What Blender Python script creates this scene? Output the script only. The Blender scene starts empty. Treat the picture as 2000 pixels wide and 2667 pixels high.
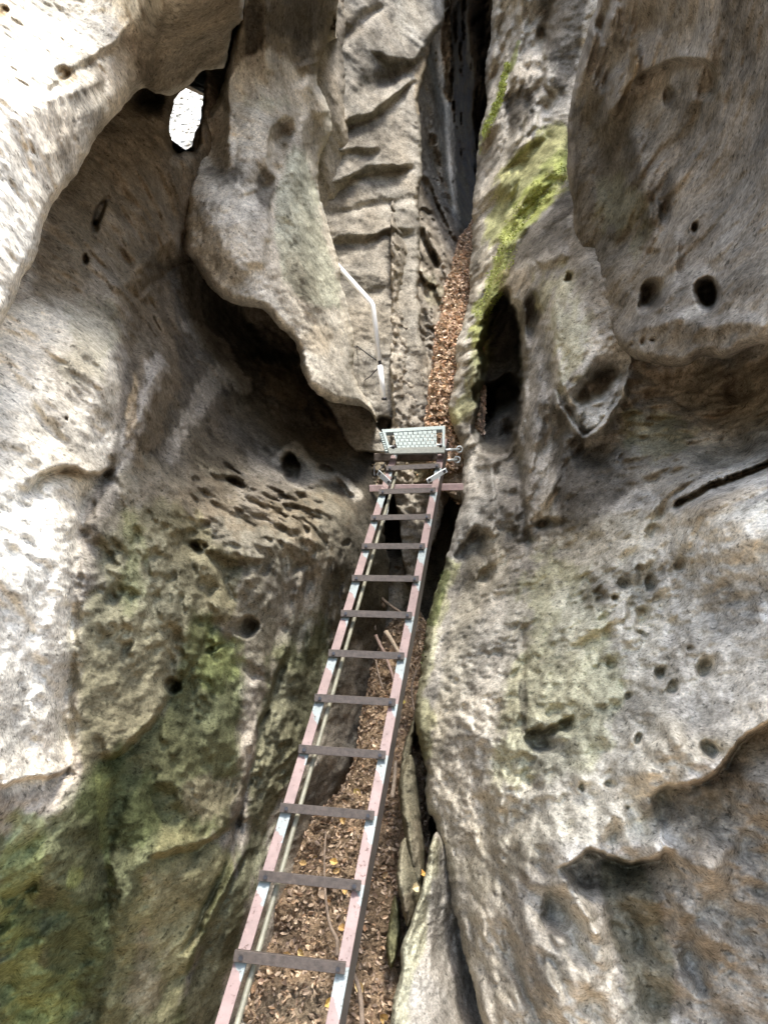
import bpy, bmesh, math, random
import numpy as np
from mathutils import Vector, Matrix
random.seed(7)
R = math.radians
scene = bpy.context.scene
COL = scene.collection

# ------------------------------------------------------------------ camera
PITCH = R(14.5); F = 2004.0; CAM = np.array([0.0, 0.0, 1.6])
cd = bpy.data.cameras.new('camera'); cam = bpy.data.objects.new('camera', cd); COL.objects.link(cam)
cam.location = CAM; cam.rotation_euler = (R(90) + PITCH, 0, 0)
cd.sensor_fit = 'VERTICAL'; cd.sensor_height = 34.6; cd.sensor_width = 25.95; cd.lens = 34.6 * F / 2667
cd.clip_start = 0.05; cd.clip_end = 500
scene.camera = cam
# ------------------------------------------------------------------ world and sun
SUN = Vector((0.13, -0.38, 0.92)).normalized()
w = bpy.data.worlds.new('World'); scene.world = w; w.use_nodes = True
nt = w.node_tree; bg = nt.nodes['Background']
sky = nt.nodes.new('ShaderNodeTexSky'); sky.sky_type = 'NISHITA'; sky.sun_disc = False
sky.sun_elevation = math.asin(SUN.z); sky.sun_rotation = math.atan2(SUN.x, SUN.y)
sky.dust_density = 2.0; sky.air_density = 1.0
nt.links.new(sky.outputs[0], bg.inputs[0]); bg.inputs[1].default_value = 0.15
sl = bpy.data.lights.new('sun', 'SUN'); sl.energy = 1.15; sl.angle = R(10); sl.color = (1, 0.965, 0.90)
so = bpy.data.objects.new('sun', sl); COL.objects.link(so)
so.rotation_euler = SUN.to_track_quat('Z', 'Y').to_euler()
vs = scene.view_settings; vs.view_transform = 'Standard'; vs.look = 'None'; vs.gamma = 1; vs.use_curve_mapping = False
vs.exposure = 2.42
scene.cycles.max_bounces = 8; scene.cycles.diffuse_bounces = 6; scene.cycles.use_denoising = True

# ------------------------------------------------------------------ point helpers
FW = np.array([0, math.cos(PITCH), math.sin(PITCH)]); UP = np.array([0, -math.sin(PITCH), math.cos(PITCH)])
def at(px, py, d):
    "point of the place seen at photograph position px,py and d metres away along the view"
    px = np.asarray(px, float); py = np.asarray(py, float); d = np.asarray(d, float)
    X = (px - 1000) / F * d; Y = (1333.5 - py) / F * d
    return CAM + np.stack([X, Y * UP[1] + d * FW[1], Y * UP[2] + d * FW[2]], -1)

# ------------------------------------------------------------------ noise
def _h(ix, iy, iz, s):
    n = (ix.astype(np.uint32) * np.uint32(374761393) + iy.astype(np.uint32) * np.uint32(668265263)
         + iz.astype(np.uint32) * np.uint32(2147483647 - 19349663) + np.uint32((s * 974711 + 12345) & 0xffffffff))
    n = (n ^ (n >> np.uint32(13))) * np.uint32(1274126177)
    n = n ^ (n >> np.uint32(16)); n = n * np.uint32(2246822519); n = n ^ (n >> np.uint32(15))
    return n
GR = np.array([[1,1,0],[-1,1,0],[1,-1,0],[-1,-1,0],[1,0,1],[-1,0,1],[1,0,-1],[-1,0,-1],
               [0,1,1],[0,-1,1],[0,1,-1],[0,-1,-1],[1,1,0],[-1,1,0],[0,-1,1],[0,-1,-1]], np.float32)
def perlin(p, s=0):
    p = p.astype(np.float32); i = np.floor(p).astype(np.int32); f = p - i
    u = f * f * f * (f * (f * 6 - 15) + 10); out = np.zeros(len(p), np.float32)
    for dx in (0, 1):
        wx = u[:, 0] if dx else 1 - u[:, 0]
        for dy in (0, 1):
            wy = u[:, 1] if dy else 1 - u[:, 1]
            for dz in (0, 1):
                wz = u[:, 2] if dz else 1 - u[:, 2]
                g = GR[_h(i[:, 0] + dx, i[:, 1] + dy, i[:, 2] + dz, s) & np.uint32(15)]
                out += wx * wy * wz * (g[:, 0] * (f[:, 0] - dx) + g[:, 1] * (f[:, 1] - dy) + g[:, 2] * (f[:, 2] - dz))
    return out
def fbm(p, octv, s=0, gain=0.5, ridged=False):
    o = np.zeros(len(p), np.float32); a = 1.0; q = p.copy()
    for k in range(octv):
        n = perlin(q, s + k)
        o += a * ((0.35 - np.abs(n)) * 1.6 if ridged else n); a *= gain; q = q * 2.03 + 7.1
    return o
def sstep(a, b, x):
    t = np.clip((x - a) / (b - a), 0, 1); return t * t * (3 - 2 * t)

# ------------------------------------------------------------------ depth field from control points
def tps(ctrl, x, y):
    c = np.array(ctrl, float); P = c[:, :2] / 1000; v = np.log(c[:, 2]); n = len(c)
    def phi(r2): return 0.5 * r2 * np.log(r2 + 1e-12)
    A = phi(((P[:, None] - P[None]) ** 2).sum(-1)) + np.eye(n) * 0.004
    Q = np.hstack([np.ones((n, 1)), P]); M = np.zeros((n + 3, n + 3)); M[:n, :n] = A; M[:n, n:] = Q; M[n:, :n] = Q.T
    sol = np.linalg.solve(M, np.concatenate([v, np.zeros(3)]))
    x = np.clip(x, -350, 2350) / 1000; y = np.clip(y, -350, 3000) / 1000
    o = sol[n] + sol[n + 1] * x + sol[n + 2] * y
    for k in range(n): o = o + sol[k] * phi((x - P[k, 0]) ** 2 + (y - P[k, 1]) ** 2)
    return np.exp(o)

def smooth_poly(pts, sub=4, closed=True):
    pts = [np.array(p, float) for p in pts]; n = len(pts); out = []
    rng = range(n) if closed else range(n - 1)
    for i in rng:
        if closed: a, b, c, d = pts[i - 1], pts[i], pts[(i + 1) % n], pts[(i + 2) % n]
        else: a, b, c, d = pts[max(i - 1, 0)], pts[i], pts[i + 1], pts[min(i + 2, n - 1)]
        if max(abs(b - c)) > 500: out.append(b); continue
        for k in range(sub):
            t = k / sub
            out.append(0.5 * ((2 * b) + (c - a) * t + (2 * a - 5 * b + 4 * c - d) * t * t + (3 * b - a - 3 * c + d) * t ** 3))
    if not closed: out.append(pts[-1])
    return np.array(out)
def seg_dist(x, y, poly, closed):
    "distance, nearest point, parameter along, side"
    n = len(poly); best = np.full(x.shape, 1e18); nx = np.zeros_like(x); ny = np.zeros_like(x)
    side = np.zeros_like(x); s_at = np.zeros_like(x); acc = 0.0
    for i in range(n if closed else n - 1):
        a = poly[i]; b = poly[(i + 1) % n]; e = b - a; L2 = e @ e
        if L2 < 1e-9: continue
        t = np.clip(((x - a[0]) * e[0] + (y - a[1]) * e[1]) / L2, 0, 1)
        qx = a[0] + t * e[0]; qy = a[1] + t * e[1]; d = (x - qx) ** 2 + (y - qy) ** 2
        m = d < best; L = math.sqrt(L2)
        best = np.where(m, d, best); nx = np.where(m, qx, nx); ny = np.where(m, qy, ny)
        cr = e[0] * (y - a[1]) - e[1] * (x - a[0])
        side = np.where(m, np.sign(cr), side); s_at = np.where(m, acc + t * L, s_at); acc += L
    return np.sqrt(best), nx, ny, side, s_at / max(acc, 1e-9)
def inside(x, y, poly):
    r = np.zeros(x.shape, bool); n = len(poly)
    for i in range(n):
        x1, y1 = poly[i]; x2, y2 = poly[(i + 1) % n]
        if y1 == y2: continue
        c = ((y1 > y) != (y2 > y)) & (x < (x2 - x1) * (y - y1) / (y2 - y1) + x1); r ^= c
    return r
def axis(lo, hi, a, b, s):
    v = list(np.arange(max(lo, a), min(hi, b) + s, s)); st = s
    while v[-1] < hi: st = min(st * 1.22, 160); v.append(v[-1] + st)
    st = s
    while v[0] > lo: st = min(st * 1.22, 160); v.insert(0, v[0] - st)
    return np.array(v)

# ------------------------------------------------------------------ materials
def new_mat(name):
    m = bpy.data.materials.new(name); m.use_nodes = True
    return m, m.node_tree, m.node_tree.nodes['Principled BSDF']
def N(nt, typ, **kw):
    n = nt.nodes.new(typ)
    for k, v in kw.items():
        if k in n.inputs: n.inputs[k].default_value = v
        else: setattr(n, k, v)
    return n
def noise_fac(nt, coord, scale, detail, rough=0.6, lo=0.0, hi=1.0, a=0.3, b=0.7):
    n = N(nt, 'ShaderNodeTexNoise', Scale=scale, Detail=detail, Roughness=rough); nt.links.new(coord, n.inputs['Vector'])
    m = N(nt, 'ShaderNodeMapRange'); m.inputs['From Min'].default_value = a; m.inputs['From Max'].default_value = b
    m.inputs['To Min'].default_value = lo; m.inputs['To Max'].default_value = hi
    nt.links.new(n.outputs['Fac'], m.inputs['Value']); return m.outputs['Result'], n.outputs['Fac']
def mul(nt, a, b):
    m = N(nt, 'ShaderNodeMath', operation='MULTIPLY')
    for i, v in enumerate((a, b)):
        if hasattr(v, 'links'): nt.links.new(v, m.inputs[i])
        else: m.inputs[i].default_value = v
    return m.outputs[0]
def vmul(nt, col, fac):
    m = N(nt, 'ShaderNodeVectorMath', operation='SCALE'); nt.links.new(col, m.inputs[0]); nt.links.new(fac, m.inputs['Scale']); return m.outputs[0]

def rock_material(name='sandstone', grain=1.0, bump=1.0):
    m, nt, b = new_mat(name)
    mp = N(nt, 'ShaderNodeMapping'); mp.inputs['Scale'].default_value = (1, .4, 1); nt.links.new(N(nt, 'ShaderNodeNewGeometry').outputs['Position'], mp.inputs['Vector']); g = mp.outputs['Vector']
    at_ = N(nt, 'ShaderNodeAttribute', attribute_name='Col')
    f1, r1 = noise_fac(nt, g, 9, 4, 0.6, 0.84, 1.16)
    f2, r2 = noise_fac(nt, g, 48, 3, 0.6, 0.74, 1.26)
    f3, r3 = noise_fac(nt, g, 150, 2, 0.6, 0.7, 1.3)
    # dark crust specks
    f4, r4 = noise_fac(nt, g, 62, 3, 0.65, 0.45, 1.0, 0.33, 0.42)
    c = vmul(nt, at_.outputs['Color'], mul(nt, mul(nt, f1, f2), mul(nt, f3, f4)))
    # warm and cool drift of the tone
    hs = N(nt, 'ShaderNodeTexNoise', Scale=2.3, Detail=4); nt.links.new(g, hs.inputs['Vector'])
    mx = N(nt, 'ShaderNodeMix', data_type='RGBA', blend_type='MULTIPLY'); mx.inputs[0].default_value = 1
    rp = N(nt, 'ShaderNodeValToRGB'); rp.color_ramp.elements[0].position = 0.35; rp.color_ramp.elements[0].color = (1.03, 1.0, 0.94, 1)
    rp.color_ramp.elements[1].position = 0.65; rp.color_ramp.elements[1].color = (0.98, 1.0, 1.01, 1)
    nt.links.new(hs.outputs['Fac'], rp.inputs[0]); nt.links.new(c, mx.inputs['A']); nt.links.new(rp.outputs[0], mx.inputs['B'])
    nt.links.new(mx.outputs['Result'], b.inputs['Base Color'])
    b.inputs['Roughness'].default_value = 1.0; b.inputs['Specular IOR Level'].default_value = 0.0
    b1 = N(nt, 'ShaderNodeBump', Strength=0.12 * bump, Distance=0.008); nt.links.new(r2, b1.inputs['Height'])
    b2 = N(nt, 'ShaderNodeBump', Strength=0.4 * bump, Distance=0.004); nt.links.new(r3, b2.inputs['Height'])
    nt.links.new(b1.outputs[0], b2.inputs['Normal'])
    v = N(nt, 'ShaderNodeTexVoronoi', Scale=42.0); nt.links.new(g, v.inputs['Vector'])
    mv = N(nt, 'ShaderNodeMapRange'); mv.inputs['From Min'].default_value = 0.05; mv.inputs['From Max'].default_value = 0.32
    nt.links.new(v.outputs['Distance'], mv.inputs['Value'])
    b3 = N(nt, 'ShaderNodeBump', Strength=0.12 * bump, Distance=0.008); nt.links.new(mv.outputs[0], b3.inputs['Height'])
    nt.links.new(b2.outputs[0], b3.inputs['Normal']); nt.links.new(b3.outputs[0], b.inputs['Normal'])
    return m
ROCK = rock_material()

PAL = dict(pale=(.56, .53, .48), cream=(.62, .60, .56), grey=(.40, .38, .35), mid=(.30, .275, .245), brown=(.195, .17, .135), rust=(.16, .125, .09),
           dark=(.07, .063, .055), black=(.018, .017, .015), moss=(.085, .092, .05), green=(.135, .155, .07), lime=(.33, .37, .14), ygrn=(.34, .35, .17),
           olive=(.17, .165, .095), ochre=(.36, .28, .18), mint=(.40, .42, .35), violet=(.31, .292, .272), crust_shade=(.17, .158, .13), warm=(.47, .44, .37), tan=(.215, .20, .15), umber=(.16, .13, .095), deep=(.045, .06, .025), white=(.74, .73, .71), leafy=(.28, .205, .14))

def tag(o, label=None, cat=None, group=None, kind=None):
    if label: o['label'] = label
    if cat: o['category'] = cat
    if group: o['group'] = group
    if kind: o['kind'] = kind
    return o
def mesh_obj(name, V, Fq, mat, parent=None, col=None, smooth=True, attrs=None):
    me = bpy.data.meshes.new(name); V = np.asarray(V, np.float32); Fq = np.asarray(Fq, np.int32); k = Fq.shape[1]
    me.vertices.add(len(V)); me.vertices.foreach_set('co', V.ravel())
    me.loops.add(Fq.size); me.loops.foreach_set('vertex_index', Fq.ravel())
    me.polygons.add(len(Fq)); me.polygons.foreach_set('loop_start', np.arange(0, Fq.size, k, dtype=np.int32))
    me.polygons.foreach_set('use_smooth', np.full(len(Fq), smooth))
    me.update(calc_edges=True)
    if col is not None:
        a = me.color_attributes.new('Col', 'FLOAT_COLOR', 'POINT')
        a.data.foreach_set('color', np.hstack([col, np.ones((len(col), 1))]).astype(np.float32).ravel())
    me.materials.append(mat)
    o = bpy.data.objects.new(name, me); COL.objects.link(o)
    if parent: o.parent = parent
    return o

TOP = -1500
def rock(name, outline, ctrl, feats=(), paints=(), base='grey', roll=30, roll_d=0.35, back=2.2, skirt=30, step=3.6,
         amp=(.09, .035, .012, .004), freq=(1.3, 4.5, 15, 42), stretch=0.75, seed=0, warp=5, pit=0.0, tone=0.35, mat=None, tint=None, ridg=0.0, gap=None, mott=.28, top=-1500):
    poly = smooth_poly(outline, 4)
    lo = poly.min(0) - skirt; hi = poly.max(0) + skirt
    ax = axis(max(lo[0], -3400), min(hi[0], 5400), -120, 2120, step); ay = axis(max(lo[1], top), min(hi[1], 4200), -120, 2787, step)
    GX, GY = np.meshgrid(ax, ay); sh = GX.shape; x = GX.ravel().copy(); y = GY.ravel().copy()
    q = np.stack([x / 70, y / 70, np.full_like(x, seed * 3.7)], -1)
    wx = x + warp * (perlin(q, 1) * 1.6 + perlin(q * 3.3, 2) * 0.7 + perlin(q * 8, 5) * .35); wy = y + warp * (perlin(q + 50, 3) * 1.6 + perlin(q * 3.3 + 50, 4) * 0.7)
    ins = inside(wx, wy, poly); d = np.full(x.shape, 9e3); nx = x.copy(); ny = y.copy()
    # distance only matters near the outline
    dd, nnx, nny, _, _ = seg_dist(wx, wy, poly, True)
    if gap is not None:
        hp = smooth_poly(gap, 3); hi_ = inside(wx, wy, hp); dh, hx_, hy_, _, _ = seg_dist(wx, wy, hp, True)
        ins = ins & ~hi_; nr = dh < dd; dd = np.where(nr, dh, dd); nnx = np.where(nr, hx_, nnx); nny = np.where(nr, hy_, nny)
    d = np.where(ins, dd, -dd)
    keep = d > -skirt
    x0 = x.copy(); y0 = y.copy()
    out = d < 0; inw = np.clip(-d, 0, skirt)
    x = np.where(out, x + (nnx - wx) * (1 + 0.15), x); y = np.where(out, y + (nny - wy) * (1 + 0.15), y)
    dep = tps(ctrl, x, y); base_dep = dep.copy()
    r = np.clip(d, 0, roll) / roll
    dep = dep + roll_d * (1 - np.sqrt(np.clip(1 - (1 - r) ** 2, 0, 1))) + np.where(out, (inw / skirt) ** 1.3 * back, 0)
    dead = 1 - np.clip(inw / skirt * 2, 0, 1)
    W = at(x, y, base_dep); W[:, 1] *= .42; p = W.copy(); p[:, 2] *= stretch; p = p + seed * 11.3
    # world-space relief
    wv = np.stack([perlin(p * 1.1, 11), perlin(p * 1.1, 12), perlin(p * 1.1, 13)], -1) * 0.35
    rel = amp[0] * 1.6 * fbm((p + wv) * freq[0], 2, 21) + amp[1] * 1.6 * fbm((p + wv) * freq[1], 2, 31)
    rel += ridg * np.clip(fbm((p + wv) * freq[1] * 1.3, 3, 35, .55, True), -.5, .6)
    iso = W + seed * 5.1
    rel += amp[2] * 1.7 * fbm(iso * freq[2], 2, 41) + amp[3] * 1.8 * fbm(iso * freq[3], 2, 51)
    if pit:
        n = perlin(iso * 11 + wv * 6, 61); m_ = sstep(-.05, .25, perlin(iso * 1.7, 62))
        rel -= pit * m_ * sstep(.22, .5, n)
        n = perlin(iso * 26, 63); rel -= pit * .4 * sstep(.25, .5, n)
    nzs = perlin(iso * 3.0, 120)
    # drawn features
    for f in feats:
        k = f[0]
        if k == 'R' or k == 'L':
            pl = smooth_poly(f[1], 4, False); wd = f[2]; ext = 3.2 * (max(f[2], f[4]) if k == 'L' else wd)
            a = pl.min(0) - ext; b = pl.max(0) + ext
            s = np.where((x > a[0]) & (x < b[0]) & (y > a[1]) & (y < b[1]))[0]
            if not len(s): continue
            jx = x[s] + (wx[s] - x0[s]) * 1.3; jy = y[s] + (wy[s] - y0[s]) * 1.3
            dd2, _, _, side, tt = seg_dist(jx, jy, pl, False); env = sstep(0, .12, tt) * sstep(0, .12, 1 - tt)
            if k == 'R': rel[s] += f[3] * np.exp(-(dd2 / wd) ** 2) * (0.3 + 0.7 * env)
            else:
                t = dd2 * side; val = np.where(t < 0, f[3] * np.exp(t / wd * 1.2), 0) - np.where(t >= 0, f[5] * np.exp(-t / f[4] * 1.2), 0)
                sharp = 9 + 7 * perlin(iso[s] * 5, 79); mid = sstep(-sharp, sharp, t)
                val = (1 - mid) * f[3] * np.exp(-np.clip(-t, 0, None) / wd * 1.2) - mid * f[5] * np.exp(-np.clip(t, 0, None) / f[4] * 1.2)
                far = 1 - sstep(2.0, 3.1, dd2 / np.where(t < 0, wd, f[4]))
                rel[s] += val * env * far
        elif k == 'H':
            _, hx, hy, rx, ry, rot, am = f[:7]; pw = f[7] if len(f) > 7 else 1.0
            e = max(rx, ry) * 2.6; s = np.where((abs(x - hx) < e) & (abs(y - hy) < e))[0]
            if not len(s): continue
            dx = x[s] - hx + (wx[s] - x0[s]) * 1.2; dy = y[s] - hy + (wy[s] - y0[s]) * 1.2; c, sn = math.cos(R(rot)), math.sin(R(rot))
            u = (dx * c + dy * sn) / rx; v = (-dx * sn + dy * c) / ry
            rr = np.sqrt(u * u + v * v)
            if pw >= 3: rel[s] -= am * (1 - sstep(.62, 1.08, rr + perlin(iso[s] * 6, 78) * .18))
            elif pw >= 2: rel[s] -= am * 1.15 * (1 - sstep(.3, 1.15, rr + (perlin(iso[s] * 9, 77)) * .55 * min(1, 22 / max(rx, ry))))          # steep pocket
            else: rel[s] -= am * np.exp(-rr ** 2 * 1.3)
        elif k == 'N':
            _, hx, hy, rx, ry, am, fq = f[:7]; st = f[7] if len(f) > 7 else (1, 1, 1)
            s = np.where((abs(x - hx) < rx * 1.3) & (abs(y - hy) < ry * 1.3))[0]
            if not len(s): continue
            rr = np.sqrt(((x[s] - hx) / rx) ** 2 + ((y[s] - hy) / ry) ** 2); ev = 1 - sstep(.5, 1.2, rr + nzs[s] * .4)
            q = (iso[s] + wv[s] * .5) * fq * np.array(st); b1 = fbm(q, 3, 101, .55)
            rel[s] += am * ev * (1.5 * b1 - 1.2 * np.clip(fbm(q * 1.3 + 9, 2, 111, .5) - .12, 0, 1))
    dep = dep - rel * dead
    V = at(x, y, dep)
    # colour of the stone: crusts, algae, moss, bare patches, painted shade and lit areas
    c0 = np.array(PAL[base]); colr = np.tile(c0, (len(x), 1))
    t1 = fbm(iso * np.array([2.2, 2.2, 1.1]), 3, 71); t2 = fbm(iso * np.array([7, 7, 3.5]), 3, 81)
    colr *= (1 + tone * 1.2 * t1 + tone * 0.8 * t2)[:, None]
    nz = fbm(iso * 3.1, 4, 91, .6); nz2 = fbm(iso * np.array([16., 16., 8.]), 3, 95, .6)
    mk = fbm(iso * 5.3 + 31, 4, 131, .65)
    for pt in paints:
        cname, kind = pt[0], pt[1]
        if kind == 'e':
            _, _, hx, hy, rx, ry, rot, st, sf = pt; c, sn = math.cos(R(rot)), math.sin(R(rot)); dx = x - hx; dy = y - hy
            rr = np.sqrt(((dx * c + dy * sn) / rx) ** 2 + ((-dx * sn + dy * c) / ry) ** 2)
        elif kind == 'p':
            _, _, pts, wd, st, sf = pt; pl = smooth_poly(pts, 3, False); dd2 = seg_dist(x, y, pl, False)[0]; rr = dd2 / wd
        else:   # area
            _, _, pts, wd, st, sf = pt; pl = smooth_poly(pts, 2, True); dd2 = seg_dist(x, y, pl, True)[0]; rr = 1 + np.where(inside(x, y, pl), -dd2, dd2) / wd
        rr = rr + nz * 0.75 * sf + nz2 * 0.55 * sf
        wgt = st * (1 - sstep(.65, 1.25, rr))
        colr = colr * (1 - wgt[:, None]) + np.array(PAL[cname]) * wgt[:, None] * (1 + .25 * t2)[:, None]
    colr = colr * (1 - mott * sstep(.12, .5, mk) + mott * .5 * sstep(.15, .5, -mk))[:, None] * (1 - mott * .6 * sstep(.2, .5, nz2))[:, None]
    colr = np.clip(colr * np.array([1.03, 1.0, .93]), .015, .85)
    if tint is not None: colr = colr * np.array(tint)
    # faces
    idx = np.arange(len(x)).reshape(sh); K = keep.reshape(sh)
    ok = K[:-1, :-1] & K[1:, :-1] & K[:-1, 1:] & K[1:, 1:]
    Fq = np.stack([idx[1:, :-1][ok], idx[1:, 1:][ok], idx[:-1, 1:][ok], idx[:-1, :-1][ok]], -1)
    used = np.zeros(len(x), bool); used[Fq.ravel()] = True; remap = np.cumsum(used) - 1
    o = mesh_obj(name, V[used], remap[Fq], mat or ROCK, col=colr[used])
    return o
B = 3200
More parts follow.
